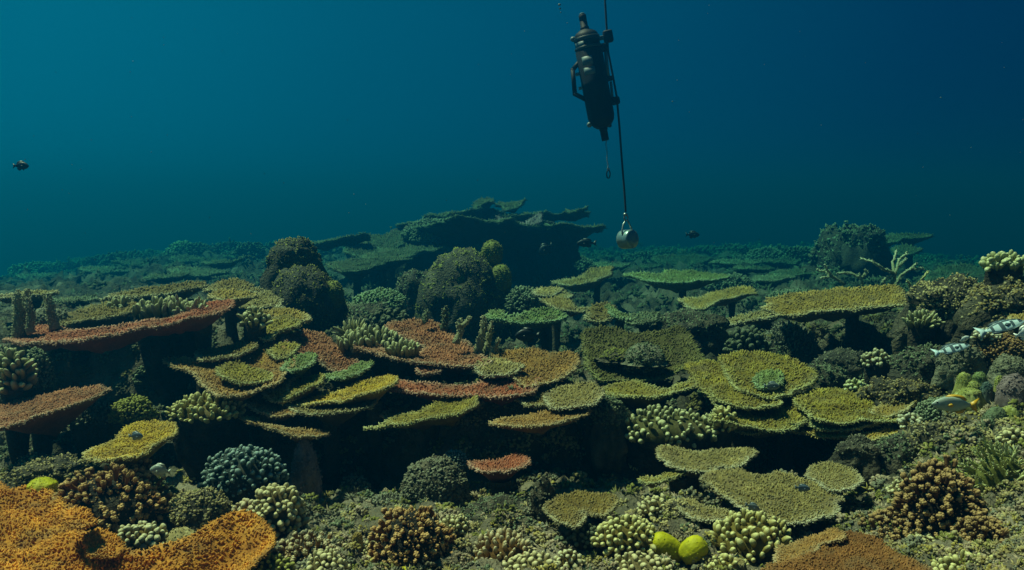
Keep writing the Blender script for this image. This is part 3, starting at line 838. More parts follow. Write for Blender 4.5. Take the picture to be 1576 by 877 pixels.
def staghorn(px, py, Y, paths, label, mat, w=4.0, seed=0, name='staghorn_coral'):
    Y = float(far(Y))
    base = at(px, py, Y)
    root = thing(name, label, 'coral', base)
    rng = np.random.default_rng(seed)
    for pts in paths:
        P = np.array([at(x, y, Y + dy) for x, y, dy in pts]) - base
        s = pix(Y); m = len(P)
        t = np.linspace(0, m - 1, m * 4)
        Q = np.stack([np.interp(t, np.arange(m), P[:, j]) for j in range(3)], 1) + rng.normal(0, 0.45 * s, (len(t), 3))
        rad = np.linspace(w * .5, w * .26, len(t)) * s
        V, F = tube(Q, rad, 7)
        T = np.concatenate([np.repeat(np.linspace(0, 1, len(t)) ** 2, 7), [0, 1]])
        br = link('branch', mesh_np('branch', V, F, MATS[mat], T, np.zeros(len(V))), root)
        k = len(t) * 4
        i = rng.integers(2, len(t), k); D = rng.normal(0, 1, (k, 3)); D[:, 2] += 0.4
        D /= np.linalg.norm(D, axis=1)[:, None]
        Vv, Ff, Tt, Hh = scatter(Q[i] + D * rad[i][:, None] * .8, D + (Q[-1] - Q[0]) / (np.linalg.norm(Q[-1] - Q[0]) + 1e-9), s * rng.uniform(1.2, 2.6, k), s * .7, rng, NUB, .3, 1)
        link('knobs', mesh_np('knobs', Vv, Ff, MATS[mat], Tt, Hh), br, kind='stuff')
    return root
# ------------------------------------------------------------------ table corals, traced from the photograph and laid out in depth
T = table_coral
# left shelf
T(Z('A', [40,372,150,350,200,305,260,290,300,308,430,320,600,300,850,262,960,245,1080,205,1180,165,1260,158,1312,162,1300,192,1200,230,1050,265,940,288,800,318,600,352,430,382,250,388,130,392]), 5.5, 'red', 'long curved brick red table coral with pale rim along the left shelf', graze=13, roll=0.9, dip=.05, seed=1)
T(Z('A', [290,262,420,222,560,195,700,172,780,172,760,205,680,228,600,240,480,265,340,288]), 6.0, 'olive', 'low olive table coral just behind the long red one, beside the finger row', graze=14, seed=2)
T(Z('A', [560,150,680,108,800,88,960,68,1060,52,1140,58,1135,76,1020,98,900,122,760,135,640,130]), 7.0, 'olive', 'narrow olive table coral rising to the right behind the left row of fingers', graze=13, seed=3)
T(Z('J', [-30,580,100,560,200,535,300,530,425,530,415,542,300,552,150,572,60,590,-30,600]), 6.6, 'olive_pale', 'thin pale table coral edge behind the tall finger columns at far left', graze=12, seed=4)
T(Z('J', [430,605,540,580,640,568,715,562,720,590,640,602,560,612,470,616]), 7.4, 'grey_green', 'small dull table coral on the left shelf between the columns and the upper olive plate', graze=12, seed=5)
T(Z('K', [280,508,430,455,550,450,600,480,715,510,735,545,640,555,560,540,420,530,310,530]), 6.9, 'olive', 'uppermost olive table coral left of the rounded dark boulder', graze=15, seed=6)
T(Z('K', [315,552,380,535,440,530,560,533,630,560,642,575,600,597,500,612,420,604,340,585]), 6.3, 'gold', 'golden oval table coral with pale rim behind the right end of the long red one', graze=15, seed=7)
T(Z('K', [500,650,560,620,640,580,720,546,790,545,830,590,858,655,820,668,760,662,640,690,540,690]), 6.5, 'olive_pale', 'blunt olive table coral directly under the rounded dark boulder', graze=16, seed=8)
T(Z('K', [600,700,700,675,820,658,940,668,1030,690,1078,725,1062,758,1010,770,960,765,880,745,760,735,650,720]), 6.05, 'gold', 'tongue shaped gold table coral with pale blue rim pointing right below the boulder', graze=15, seed=9)
T(Z('B', [50,340,80,300,130,270,190,250,250,258,285,290,230,322,180,338,140,362,90,372]), 5.75, 'yellow_green', 'small yellow green plate beneath the tongue shaped gold table coral', graze=18, seed=10)
# folded yellow colony
T(Z('P', [268,555,285,551,305,553,330,546,350,538,368,530,400,529,428,538,440,552,430,572,410,590,380,604,345,604,318,590,300,574,282,566]), 5.15, 'ochre', 'broad olive brown plate of the folded colony left of centre, tip pointing left', graze=19, dip=.16, grow=(1.14, 1.08), seed=11)
T(Z('P', [338,568,348,562,361,559,385,564,405,571,418,576,416,583,400,588,375,588,352,581]), 4.95, 'yellow_green', 'small bright yellow green lobe lying over the folded brown plate', graze=17, grow=(1.14, 1.08), seed=12)
T(Z('B', [40,560,80,525,130,500,200,500,245,512,300,540,280,575,240,600,225,640,240,690,190,705,130,700,110,640,70,600]), 5.1, 'yellow', 'bright yellow upright folded plate in the middle of the left colony', graze=24, dip=.2, grow=(1.14, 1.08), seed=13)
T(Z('B', [200,700,250,642,310,590,370,572,412,580,400,612,340,645,290,680,240,700]), 4.95, 'yellow_green', 'pale green rounded lobe at the right edge of the yellow folded plate', graze=20, grow=(1.14, 1.08), seed=14)
T(Z('B', [225,375,270,350,330,342,430,350,500,398,540,430,580,470,605,510,590,545,520,548,440,520,360,470,280,430]), 5.65, 'red_brown', 'pinkish brown sloping table coral left of the short finger corals', graze=20, roll=.8, grow=(1.14, 1.08), seed=15)
T(Z('B', [448,572,500,558,560,548,600,518,680,505,684,520,660,545,600,575,540,592,480,590]), 5.2, 'green', 'small grey green upturned fin of plate below the pinkish brown table coral', graze=15, grow=(1.14, 1.08), seed=16)
T(Z('B', [320,728,420,690,500,672,560,655,630,625,700,600,770,580,802,598,795,630,720,668,600,698,480,722,380,740]), 4.9, 'yellow', 'long yellow green plate rising to the right above the dark cave', graze=15, roll=.8, grow=(1.14, 1.08), seed=17)
# red centre
T(Z('B', [815,305,850,285,900,272,970,266,1060,290,1120,325,1160,365,1230,400,1180,430,1060,430,980,405,920,370,850,335]), 5.95, 'red_brown', 'rear red brown plate rising behind the centre finger corals', graze=20, grow=(1.14, 1.08), seed=18)
T(Z('B', [655,415,720,402,790,425,860,442,960,445,1010,430,1080,402,1160,395,1215,402,1255,435,1290,470,1325,498,1240,512,1140,512,1050,506,900,488,770,458,690,432]), 5.55, 'red_brown', 'red brown table coral with greenish upturned rim in the centre, finger corals standing on it', graze=17, dip=.14, grow=(1.14, 1.08), seed=19)
T(Z('P', [547,573,570,577,590,582,632,587,681,591,736,589,768,574,795,564,810,574,809,591,800,602,780,608,740,607,690,605,640,601,600,595,568,585]), 5.15, 'red', 'wide red plate stretched low across the centre above the black cave', graze=15, roll=.3, grow=(1.14, 1.08), seed=20)
T(Z('C', [-50,455,40,440,130,430,240,452,330,450,378,490,372,530,330,562,220,612,130,632,70,600,10,540]), 5.4, 'ochre', 'ochre brown table coral at the right end of the wide red plate', graze=22, dip=.14, grow=(1.14, 1.08), seed=21)
T(Z('B', [700,872,790,842,860,800,960,780,1040,745,1100,708,1180,680,1240,692,1262,735,1190,782,1080,806,960,828,860,845]), 4.7, 'yellow_green', 'yellow green plate reaching forward under the wide red plate', graze=17, stalk=False, grow=(1.14, 1.08), seed=22)
T(Z('C', [230,700,290,660,350,640,480,633,512,680,478,718,400,745,320,752,250,740]), 4.85, 'olive_pale', 'tan plate with pale rim hanging right of the cave below the ochre table coral', graze=20, stalk=False, grow=(1.14, 1.08), seed=23)
T(Z('C', [-60,838,60,812,160,792,280,775,380,765,428,768,405,800,320,822,220,850,120,856,20,850]), 4.65, 'ochre', 'lowest brown plate over the right side of the black cave', graze=16, stalk=False, grow=(1.14, 1.08), seed=24)
T(Z('F', [-40,0,40,10,100,38,180,60,250,72,400,80,462,92,400,112,300,116,200,92,100,58,20,35]), 4.55, 'ochre', 'dim brown plate edge over the left side of the black cave', graze=14, roll=.8, stalk=False, seed=25)
# left foreground
T(Z('A', [-60,770,60,730,180,700,330,665,480,645,585,640,588,665,510,710,400,745,270,790,160,830,60,860,-60,890]), 4.55, 'red_brown', 'dusty red table coral sloping in from the left edge under the shelf', graze=17, roll=.8, stalk=False, seed=26)
T(Z('E', [470,240,520,205,600,150,690,112,700,70,750,40,820,28,930,38,1000,58,985,110,890,160,840,202,740,242,600,258,500,258]), 4.1, 'yellow', 'irregular yellow table coral in front of the left cave, grey fish above it', graze=20, dip=.1, nub=3.2, seed=27)
ORANGE = T(Z('P', [-25,744,0,742,16,754,40,748,80,756,96,774,120,780,132,800,128,816,156,819,172,830,195,843,222,848,243,839,270,833,305,818,332,800,348,792,378,787,400,797,420,820,418,840,398,862,372,882,345,905,200,935,80,950,-25,950]), 3.3, 'orange', 'large orange table coral filling the bottom left corner, covered in small branchlets', graze=27, dip=.22, nub=3.9, thick=4.0, rimpale=.5, nublen=1.25, lumps=3.6, rag=.6, seed=28)
def fold(poly, Y, name='fold', **k):
    """a raised fold of the orange colony: a part of it"""
    o = T(poly, Y, 'orange', '', nub=3.8, nublen=1.25, rimpale=.35, stalk=False, name=name, **k)
    del o['label']; del o['category']
    o.location = o.location - ORANGE.location; o.parent = ORANGE
fold(Z('P', [96,790,118,782,138,790,142,804,126,814,104,808]), 3.22, graze=26, dip=-.1, seed=162)
fold(Z('P', [128,826,150,818,176,826,190,842,170,858,140,852]), 3.2, graze=26, dip=-.1, seed=163)
T(Z('P', [717,712,728,709,742,708,770,706,782,702,796,699,811,706,809,717,795,722,780,726,747,727,728,721]), 4.35, 'red', 'small dish shaped red coral with white rim standing alone in front of the cave', graze=16, dip=.2, nub=3.4, seed=29)
# right foreground
T(Z('G', [230,520,290,468,330,448,420,438,520,436,600,456,630,485,615,520,560,552,470,560,430,545,440,590,400,625,320,610,270,580]), 3.72, 'olive', 'green rimmed olive table coral at bottom centre, curled lip facing right', graze=24, dip=.16, nub=3.2, seed=30)
T(Z('G', [768,352,860,350,900,335,950,318,1012,310,1015,328,940,352,860,372,795,374]), 4.3, 'yellow_green', 'small thin green plate below the grey oval table coral on the right', graze=15, seed=31)
T(Z('G', [852,205,900,168,960,182,1040,200,1180,190,1350,170,1420,215,1380,260,1290,285,1210,290,1190,308,1100,314,980,302,890,262]), 4.5, 'olive_pale', 'grey olive oval table coral half in shade under the green layered colony', graze=20, dip=.12, seed=32)
T(Z('P', [1079,737,1100,724,1140,722,1160,734,1182,729,1210,727,1232,735,1262,744,1288,758,1292,775,1284,790,1250,800,1210,804,1172,796,1150,783,1128,770,1100,754]), 4.0, 'olive_pale', 'large mottled olive table coral at lower right with a small grey fish over it', graze=26, dip=.06, nub=3.3, seed=33)
T(Z('G', [968,522,1010,475,1080,478,1130,518,1250,532,1300,560,1250,590,1150,604,1050,582]), 3.85, 'olive_pale', 'speckled plate lobe left of the pale yellow finger cluster at lower right', graze=20, nub=3.3, seed=34)
T(Z('H', [245,332,310,272,400,272,480,295,540,330,558,365,510,402,430,425,360,410,290,365]), 4.25, 'olive_pale', 'greyish table coral with a thin bright rim behind the large mottled olive one', graze=20, dip=.12, seed=35)
T(Z('H', [20,850,180,815,310,765,370,700,440,668,500,664,560,680,640,700,700,728,780,790,870,830,955,880,960,960,0,960]), 3.3, 'brown', 'big rust brown table coral cut by the bottom edge at right', graze=26, dip=.08, nub=3.6, rimpale=.75, seed=36)
T(Z('H', [75,745,180,722,280,692,350,662,400,648,442,670,425,708,330,742,312,770,220,800,120,832,70,820]), 3.4, 'ochre', 'curled orange lip with white edge over the big rust brown table coral', graze=20, seed=37)
# right mid: layered green colony
T(Z('C', [440,335,500,315,560,310,640,325,700,342,850,332,980,305,1040,370,1100,465,1112,515,1000,542,900,574,820,602,700,612,560,602,480,565,440,450]), 6.1, 'dim_olive', 'wide concave dull olive table coral with a grey rock lying on it, right of centre', graze=26, dip=.16, seed=38)
T(Z('P', [1119,553,1132,548,1145,544,1180,545,1215,554,1235,564,1246,576,1232,591,1208,602,1180,611,1152,601,1130,582]), 5.6, 'yellow_green', 'rear yellow olive plate of the layered colony right of centre', graze=24, dip=.1, grow=(1.14, 1.08), seed=39)
T(Z('P', [1068,570,1090,560,1122,565,1150,588,1202,604,1236,614,1250,626,1240,641,1215,656,1170,656,1122,647,1097,641,1110,625,1090,600]), 5.3, 'yellow_green', 'front yellow olive plate of the layered colony right of centre, edge turned up', graze=22, dip=.1, lumps=1.6, grow=(1.14, 1.08), seed=40)
T(Z('P', [1160,583,1170,575,1183,572,1196,573,1206,581,1200,591,1185,595,1170,593]), 5.42, 'green', 'small bright green oval plate lying on the layered yellow olive colony', graze=20, stalk=False, seed=41)
T(Z('P', [1233,612,1250,605,1265,601,1300,601,1330,612,1360,619,1417,620,1417,631,1387,643,1340,646,1300,651,1262,642]), 5.2, 'yellow_green', 'yellow green plate stepping down to the right of the layered colony', graze=19, lumps=1.6, grow=(1.14, 1.08), seed=42)
T(Z('P', [1228,660,1260,661,1300,665,1345,662,1375,648,1402,641,1404,652,1386,664,1345,674,1300,671,1260,667]), 4.98, 'yellow', 'thin orange tinged lowest rim of the layered colony at right', graze=15, grow=(1.14, 1.08), seed=43)
# mid distance
T(Z('D', [5,205,30,150,150,128,300,100,430,80,520,86,600,85,740,75,785,110,848,130,832,172,650,192,450,206,300,226,100,238,30,228]), 7.1, 'gold', 'large bright gold table coral standing high on the right, deep shade below it', graze=17, dip=.05, nub=2.6, seed=44)
T(Z('D', [778,228,870,190,960,122,1060,115,1085,150,1060,190,980,236,880,242]), 6.9, 'olive', 'dim olive table coral just right of the large bright gold one', graze=17, seed=45)
T(Z('M', [518,662,560,638,640,622,700,608,780,580,870,562,950,550,1040,545,1085,565,1122,585,1020,612,930,640,850,652,800,672,700,708,580,702]), 8.9, 'gold', 'tilted oval gold table coral in the middle distance left of the large bright one', graze=17, seed=46)
T(Z('M', [90,460,220,450,340,442,420,425,520,426,620,420,700,432,770,440,885,462,800,492,660,506,500,514,360,502,200,482]), 10.1, 'green', 'flat wide green table coral over a dark hollow below the hanging weight', graze=15, nub=2.6, seed=47)
T(Z('M', [320,335,400,315,480,300,560,305,630,298,680,315,745,340,640,372,520,392,380,372]), 16, 'far_green', 'faint green table coral far off below and right of the hanging weight', graze=14, nub=2.6, seed=48)
T(Z('L', [778,738,810,715,850,706,900,732,980,738,1050,698,1150,690,1225,710,1220,746,1120,766,1000,770,900,764,820,757]), 7.5, 'green', 'bright green crescent plate with upturned rim behind the centre columns', graze=17, dip=.2, seed=49)
T(Z('L', [1040,600,1090,572,1140,566,1185,570,1218,590,1180,615,1100,622]), 8.2, 'olive_pale', 'small olive plate topping the little layered colony behind the green crescent', graze=17, seed=50)
T(Z('L', [1110,640,1170,625,1250,640,1310,680,1385,682,1362,706,1270,708,1190,690]), 7.9, 'olive', 'lower right plate of the little layered colony behind the green crescent', graze=17, seed=51)
T(Z('C', [440,235,470,190,520,172,560,170,600,200,592,250,540,270,460,268]), 7.6, 'olive', 'brown bowl shaped coral right of the dark hollow in the middle', graze=22, dip=.25, seed=52)
T(Z('C', [575,185,620,220,680,236,705,240,690,256,640,252,590,225]), 7.4, 'green', 'narrow pale teal plate right of the brown bowl shaped coral', graze=14, seed=53)
T(Z('C', [665,272,740,222,800,216,862,225,830,270,770,288,710,286]), 7.3, 'grey_green', 'teal grey fan shaped plate in front of the dark hollow', graze=18, seed=54)
T(Z('P', [1097,504,1125,491,1150,484,1190,477,1210,479,1190,488,1150,494,1118,504]), 7.5, 'olive_pale', 'thin pale edged plate running up to the large bright gold table coral', graze=14, roll=.8, seed=55)
T(Z('L', [1170,540,1260,518,1310,505,1400,462,1515,455,1500,490,1475,520,1350,560,1240,568]), 10.4, 'olive', 'dull olive table coral left below the flat green one, behind the dark hollow', graze=15, seed=56)
# the far tall table complex in the centre
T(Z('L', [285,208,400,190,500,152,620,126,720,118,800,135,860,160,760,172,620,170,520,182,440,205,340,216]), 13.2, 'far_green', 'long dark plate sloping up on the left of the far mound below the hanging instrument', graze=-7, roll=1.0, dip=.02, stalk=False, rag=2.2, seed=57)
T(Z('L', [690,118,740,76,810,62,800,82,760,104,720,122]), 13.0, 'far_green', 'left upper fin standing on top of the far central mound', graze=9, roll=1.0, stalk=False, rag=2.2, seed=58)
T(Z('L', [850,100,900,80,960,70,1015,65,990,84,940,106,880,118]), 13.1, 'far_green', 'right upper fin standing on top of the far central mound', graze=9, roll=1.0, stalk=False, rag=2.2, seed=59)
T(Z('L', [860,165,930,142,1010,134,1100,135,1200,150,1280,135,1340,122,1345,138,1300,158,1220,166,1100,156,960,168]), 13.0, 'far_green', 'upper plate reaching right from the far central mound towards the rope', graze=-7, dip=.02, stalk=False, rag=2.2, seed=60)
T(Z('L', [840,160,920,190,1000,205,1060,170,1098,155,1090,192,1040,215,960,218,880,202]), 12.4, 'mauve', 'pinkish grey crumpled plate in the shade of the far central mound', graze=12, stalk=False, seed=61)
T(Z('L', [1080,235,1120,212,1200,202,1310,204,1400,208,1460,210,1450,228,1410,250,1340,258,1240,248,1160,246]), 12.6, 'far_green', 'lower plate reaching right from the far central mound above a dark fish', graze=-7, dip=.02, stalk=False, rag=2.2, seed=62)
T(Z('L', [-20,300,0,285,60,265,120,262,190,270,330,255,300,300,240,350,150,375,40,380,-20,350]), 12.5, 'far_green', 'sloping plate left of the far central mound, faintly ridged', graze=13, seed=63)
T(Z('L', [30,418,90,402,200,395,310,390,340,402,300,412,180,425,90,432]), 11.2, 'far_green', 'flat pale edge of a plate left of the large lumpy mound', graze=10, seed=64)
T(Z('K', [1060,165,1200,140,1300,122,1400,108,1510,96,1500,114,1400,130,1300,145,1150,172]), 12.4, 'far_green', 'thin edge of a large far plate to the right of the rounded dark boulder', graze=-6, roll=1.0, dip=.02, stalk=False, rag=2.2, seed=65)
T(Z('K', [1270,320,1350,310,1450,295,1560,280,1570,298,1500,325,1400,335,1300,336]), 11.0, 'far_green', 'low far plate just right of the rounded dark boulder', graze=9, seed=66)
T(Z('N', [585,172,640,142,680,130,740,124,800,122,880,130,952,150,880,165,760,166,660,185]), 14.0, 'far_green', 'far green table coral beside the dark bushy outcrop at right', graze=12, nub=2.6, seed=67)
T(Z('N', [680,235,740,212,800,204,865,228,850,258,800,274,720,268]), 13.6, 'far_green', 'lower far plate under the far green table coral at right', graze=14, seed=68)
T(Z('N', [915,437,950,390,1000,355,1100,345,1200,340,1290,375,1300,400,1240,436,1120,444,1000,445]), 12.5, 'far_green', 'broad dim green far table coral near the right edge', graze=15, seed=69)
T(Z('N', [1455,705,1500,690,1600,688,1600,730,1520,730]), 5.4, 'gold', 'small golden plate at the right edge above the striped fish', graze=18, seed=70)

# more lobes that fill the layered colonies
T(Z('P', [304,545,318,536,340,535,360,529,385,527,390,532,372,542,345,549,318,553]), 5.4, 'olive', 'grey brown fin at the rear left of the folded colony', graze=16, grow=(1.14, 1.08), seed=141)
T(Z('P', [418,536,432,530,448,529,458,535,450,545,432,550,420,547]), 5.4, 'yellow_green', 'small green lobe touching the pinkish brown sloping table coral from below', graze=18, grow=(1.14, 1.08), seed=142)
T(Z('P', [440,560,452,551,470,546,482,548,478,560,462,568,446,570]), 5.15, 'green', 'pale green tongue right of the bright yellow upright folded plate', graze=18, grow=(1.14, 1.08), seed=143)
T(Z('P', [378,606,400,600,428,602,452,612,470,622,455,634,425,638,395,628]), 4.85, 'ochre', 'brown lower plate of the folded colony reaching over the blue green dome', graze=20, grow=(1.14, 1.08), seed=144)
T(Z('P', [455,618,480,606,510,602,545,604,570,612,560,624,525,632,485,634,462,630]), 4.85, 'olive', 'shaded olive plate under the long yellow green plate', graze=17, grow=(1.14, 1.08), seed=145)
T(Z('P', [596,636,625,622,660,614,700,611,735,612,728,624,690,634,650,642,612,646]), 4.95, 'ochre', 'brown plate tucked between the wide red plate and the green one below it', graze=15, grow=(1.14, 1.08), seed=146)
T(Z('P', [640,566,655,561,672,562,680,568,668,574,648,574]), 5.35, 'red', 'tiny pinkish plate under the front of the red brown centre table coral', graze=15, grow=(1.14, 1.08), seed=147)
T(Z('P', [736,560,756,552,780,556,800,562,790,572,765,576,742,572]), 5.3, 'olive_pale', 'small greyish plate joining the red brown and the ochre table corals', graze=17, grow=(1.14, 1.08), seed=148)
T(Z('P', [800,610,830,600,865,596,890,600,884,612,850,620,815,622]), 4.98, 'olive', 'olive plate just below the ochre brown table coral', graze=16, grow=(1.14, 1.08), seed=149)
T(Z('P', [1140,653,1180,640,1215,629,1250,621,1254,633,1226,650,1190,661,1155,664]), 5.1, 'yellow_green', 'bright curled front lip of the layered colony right of centre', graze=18, grow=(1.14, 1.08), seed=150)
T(Z('P', [1096,598,1120,592,1150,598,1180,606,1196,618,1162,626,1122,619]), 5.22, 'yellow_green', 'middle lobe of the layered colony right of centre', graze=20, lumps=1.6, grow=(1.14, 1.08), seed=151)
T(Z('P', [1252,640,1275,633,1300,631,1330,634,1350,642,1340,652,1300,658,1262,655]), 5.06, 'yellow_green', 'lower lobe of the plates stepping down to the right', graze=18, lumps=1.6, grow=(1.14, 1.08), seed=152)
T(Z('P', [1340,634,1360,622,1388,612,1406,616,1398,628,1370,637]), 5.15, 'gold', 'right end lobe of the plates stepping down to the right', graze=18, grow=(1.14, 1.08), seed=153)
T(Z('P', [925,600,950,588,985,590,1020,598,1048,590,1080,570,1088,576,1060,596,1020,610,975,612,940,608]), 5.5, 'yellow_green', 'narrow yellow green rim running under the concave olive plate to the layered colony', graze=14, seed=154)
T(Z('P', [820,452,845,444,870,446,880,456,860,464,835,464]), 8.6, 'olive_pale', 'upper rear plate of the little layered colony behind the green crescent', graze=15, seed=155)
T(Z('P', [560,395,590,385,625,382,640,390,615,400,580,404]), 11.5, 'far_green', 'hazy plate left of the lumpy mound beneath the flat pale edge', graze=10, seed=156)
T(Z('P', [505,408,530,400,560,398,590,402,570,412,530,416]), 10.8, 'far_green', 'hazy low plate between the boulder and the lumpy mound', graze=11, seed=157)
T(Z('P', [120,478,150,468,185,462,205,466,190,478,155,488,128,490]), 6.6, 'olive', 'rear olive plate on the left shelf beside the pale fingertips', graze=14, seed=158)

T(Z('P', [632,358,660,346,700,338,740,342,780,338,830,350,872,348,900,358,862,366,800,360,760,368,690,362,655,368]), 12.7, 'far_green', 'long dark ledge across the face of the far central mound', graze=-5, dip=.02, stalk=False, rag=2.2, seed=164)
T(Z('P', [590,384,630,372,690,366,740,368,720,378,660,386,610,392]), 12.3, 'far_green', 'lower dark ledge on the left face of the far central mound', graze=7, dip=.02, stalk=False, rag=2.2, seed=165)
ORD = ('first', 'second', 'third', 'fourth', 'fifth', 'sixth', 'seventh', 'eighth', 'ninth', 'tenth', 'eleventh', 'twelfth', 'thirteenth', 'fourteenth', 'fifteenth')
# thin far plates that line the crest of the reef
crest = [(95,412,60,9,19),(135,402,70,8,20),(190,396,60,10,18),(240,392,50,8,19),(215,405,70,8,15),(300,398,80,8,15),(345,402,60,7,13),
       (60,425,70,9,15),(160,415,80,8,14),(300,418,90,10,12),(255,424,60,9,11),(390,395,60,8,16),(420,385,50,6,19)]
for i, (x, y, w, h, Y) in enumerate(sorted(crest)):
    a = np.linspace(0, 2 * math.pi, 9)[:-1]
    T(np.stack([x + w * .5 * np.cos(a) * (1 + .25 * np.sin(i + 3 * a)), y - np.cos(a) * 3 * math.sin(i * 2.1) + h * .5 * np.sin(a) * (1 + .3 * np.sin(2 * i + 2 * a))], 1), Y, ('grey_green', 'far_green', 'far_green')[i % 3], ORD[i] + ' small hazy plate from the left along the far left reef crest', graze=11, seed=80 + i, group='hazy plates of the far left reef')
crest = [(1000,398,60,6,18),(1060,388,70,7,20),(1110,383,60,6,20),(1190,393,60,6,18),(1200,402,70,7,15),(1130,402,80,7,15),(1160,412,60,7,13.5),(1240,385,50,6,19),
       (985,412,60,7,15),(1230,418,70,8,13),(1190,428,60,8,12),(1090,408,60,6,16),(940,408,50,7,14),(1440,418,60,8,16),(1500,408,60,6,17)]
for i, (x, y, w, h, Y) in enumerate(sorted(crest)):
    a = np.linspace(0, 2 * math.pi, 9)[:-1]
    T(np.stack([x + w * .5 * np.cos(a) * (1 + .25 * np.sin(i + 3 * a)), y - np.cos(a) * 3 * math.sin(i * 2.3) + h * .5 * np.sin(a) * (1 + .3 * np.sin(2 * i + 2 * a))], 1), Y, ('grey_green', 'far_green', 'far_green')[i % 3], ORD[i] + ' small hazy plate from the left on the far right reef flat', graze=11, seed=110 + i, group='hazy plates of the far right reef')

# ------------------------------------------------------------------ boulders, mounds and rocks
B = boulder
B(455, 408, 7.6, 78, 40, 'rounded dark mossy boulder coral standing upright left of centre', 'dark_rock', amp=.26, freq=2.0, knobs=1300, kmat='moss', kr=1.3, ktip=.6, seed=1)
B(470, 478, 7.2, 112, 72, 'broad dark rock under the rounded mossy boulder, yellow knob on its right', 'dark_rock', amp=.26, knobs=2200, kmat='moss', kr=1.4, ktip=.5, seed=2, lobes=[(513,454,32,44,-.10)], lmat='moss')
B(714, 480, 8.8, 156, 98, 'large lumpy coral mound with yellow topped domes in the centre', 'rock', amp=.16, knobs=3200, kmat='moss', kr=1.4, ktip=.9, seed=3,
  lobes=[(757,390,34,40,.05),(770,432,34,50,-.2),(738,440,30,36,-.3),(711,432,34,36,-.28)], lmat='moss')
B(640, 470, 8.9, 74, 58, 'small dark knobbly mound leaning on the left of the lumpy coral mound', 'dark_rock', amp=.25, knobs=900, kmat='grey_green', kr=1.6, seed=4)
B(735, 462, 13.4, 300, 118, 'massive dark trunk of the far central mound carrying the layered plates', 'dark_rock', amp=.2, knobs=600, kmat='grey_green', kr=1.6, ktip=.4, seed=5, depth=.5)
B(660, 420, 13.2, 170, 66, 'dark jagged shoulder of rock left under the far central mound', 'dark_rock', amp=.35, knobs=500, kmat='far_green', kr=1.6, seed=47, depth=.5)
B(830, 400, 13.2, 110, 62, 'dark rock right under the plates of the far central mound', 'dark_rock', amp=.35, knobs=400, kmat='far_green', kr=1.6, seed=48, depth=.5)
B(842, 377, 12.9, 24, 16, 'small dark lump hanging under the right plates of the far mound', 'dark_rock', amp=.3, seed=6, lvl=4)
B(1300, 440, 13.0, 118, 92, 'dark bushy outcrop rising above the reef at right', 'dark_rock', amp=.28, freq=2.2, knobs=2600, kmat='grey_green', kr=2.0, ktip=.8, seed=7)
B(1330, 375, 12.8, 60, 26, 'smaller dark tuft on top of the bushy outcrop at right', 'dark_rock', amp=.3, freq=2.6, knobs=700, kmat='grey_green', kr=1.8, seed=8)
B(992, 556, 5.85, 60, 26, 'pale grey rock lying on the wide concave olive plate', 'grey', amp=.25, knobs=500, kmat='grey_green', kr=1.5, seed=9, rest=2)
B(950, 552, 5.95, 44, 14, 'low encrusted stone on the left of the concave olive plate', 'rock', amp=.3, knobs=300, kmat='moss', kr=1.5, seed=10, rest=2)
B(672, 762, 4.35, 100, 60, 'grey green knobbly rock in the mouth of the cave', 'rock', amp=.2, knobs=1800, kmat='grey', kr=2.0, seed=11)
B(548, 775, 4.6, 60, 40, 'dim grey lump deep in the cave left of the knobbly rock', 'dark_rock', amp=.3, knobs=500, kmat='grey', kr=1.8, seed=12)
B(770, 800, 3.95, 120, 36, 'pale green grey boulder behind the orange brown finger cluster', 'rock', amp=.22, knobs=900, kmat='grey_green', kr=1.6, seed=13)
B(470, 745, 4.5, 46, 70, 'mauve upright rock wall left of the cave', 'mauve', amp=.22, knobs=600, kmat='mauve', kr=1.4, seed=14)
B(310, 790, 3.75, 90, 34, 'pale crumbly grey rock between the brown bush and the orange coral', 'rock', amp=.3, freq=2.4, knobs=1200, kmat='tan', kr=1.8, seed=15)
B(280, 835, 3.45, 56, 22, 'smooth tan stone in the notch of the orange coral', 'tan', amp=.2, knobs=200, kmat='tan', kr=1.2, seed=16)
B(70, 725, 4.15, 110, 22, 'lumpy grey green rock ridge left of the yellow table coral', 'rock', amp=.35, freq=2.4, knobs=900, kmat='tan', kr=1.8, seed=17)
B(835, 790, 3.9, 46, 46, 'folded grey brown rock left of the green rimmed plate', 'rock', amp=.35, freq=2.6, knobs=300, kmat='grey', kr=1.5, seed=18)
B(1470, 470, 6.2, 130, 38, 'encrusted ledge of rock at the top of the right slope', 'rock', amp=.42, freq=2.2, knobs=1800, kmat='tan', kr=1.6, seed=19)
B(1560, 478, 5.8, 120, 48, 'big knobbly rock at the right edge under the overhanging bush', 'rock', amp=.42, freq=2.2, knobs=1800, kmat='olive', kr=2, seed=20)
B(1435, 566, 5.6, 96, 34, 'dark encrusted rock below the striped fish', 'dark_rock', amp=.42, freq=2.2, knobs=1000, kmat='grey_green', kr=1.8, seed=21)
B(1480, 560, 5.3, 56, 28, 'light grey stone just below the striped fish', 'grey', amp=.42, knobs=600, kmat='grey', kr=1.6, seed=22)
B(1385, 612, 5.35, 100, 28, 'grey green rock behind the stepping yellow green plate', 'rock', amp=.42, knobs=1400, kmat='olive', kr=1.5, seed=23)
B(1320, 694, 4.6, 60, 20, 'dark brown dome in the shade under the layered colony', 'dark_rock', amp=.42, knobs=300, kmat='grey', kr=1.4, seed=24)
B(1385, 694, 4.6, 70, 26, 'dark knobbly stone right of the shaded cave on the right', 'dark_rock', amp=.42, knobs=700, kmat='grey_green', kr=1.8, seed=25)
B(1440, 684, 4.6, 96, 30, 'grey encrusted rock below the yellow tailed fish', 'rock', amp=.42, freq=2.4, knobs=1400, kmat='olive_pale', kr=1.6, seed=26)
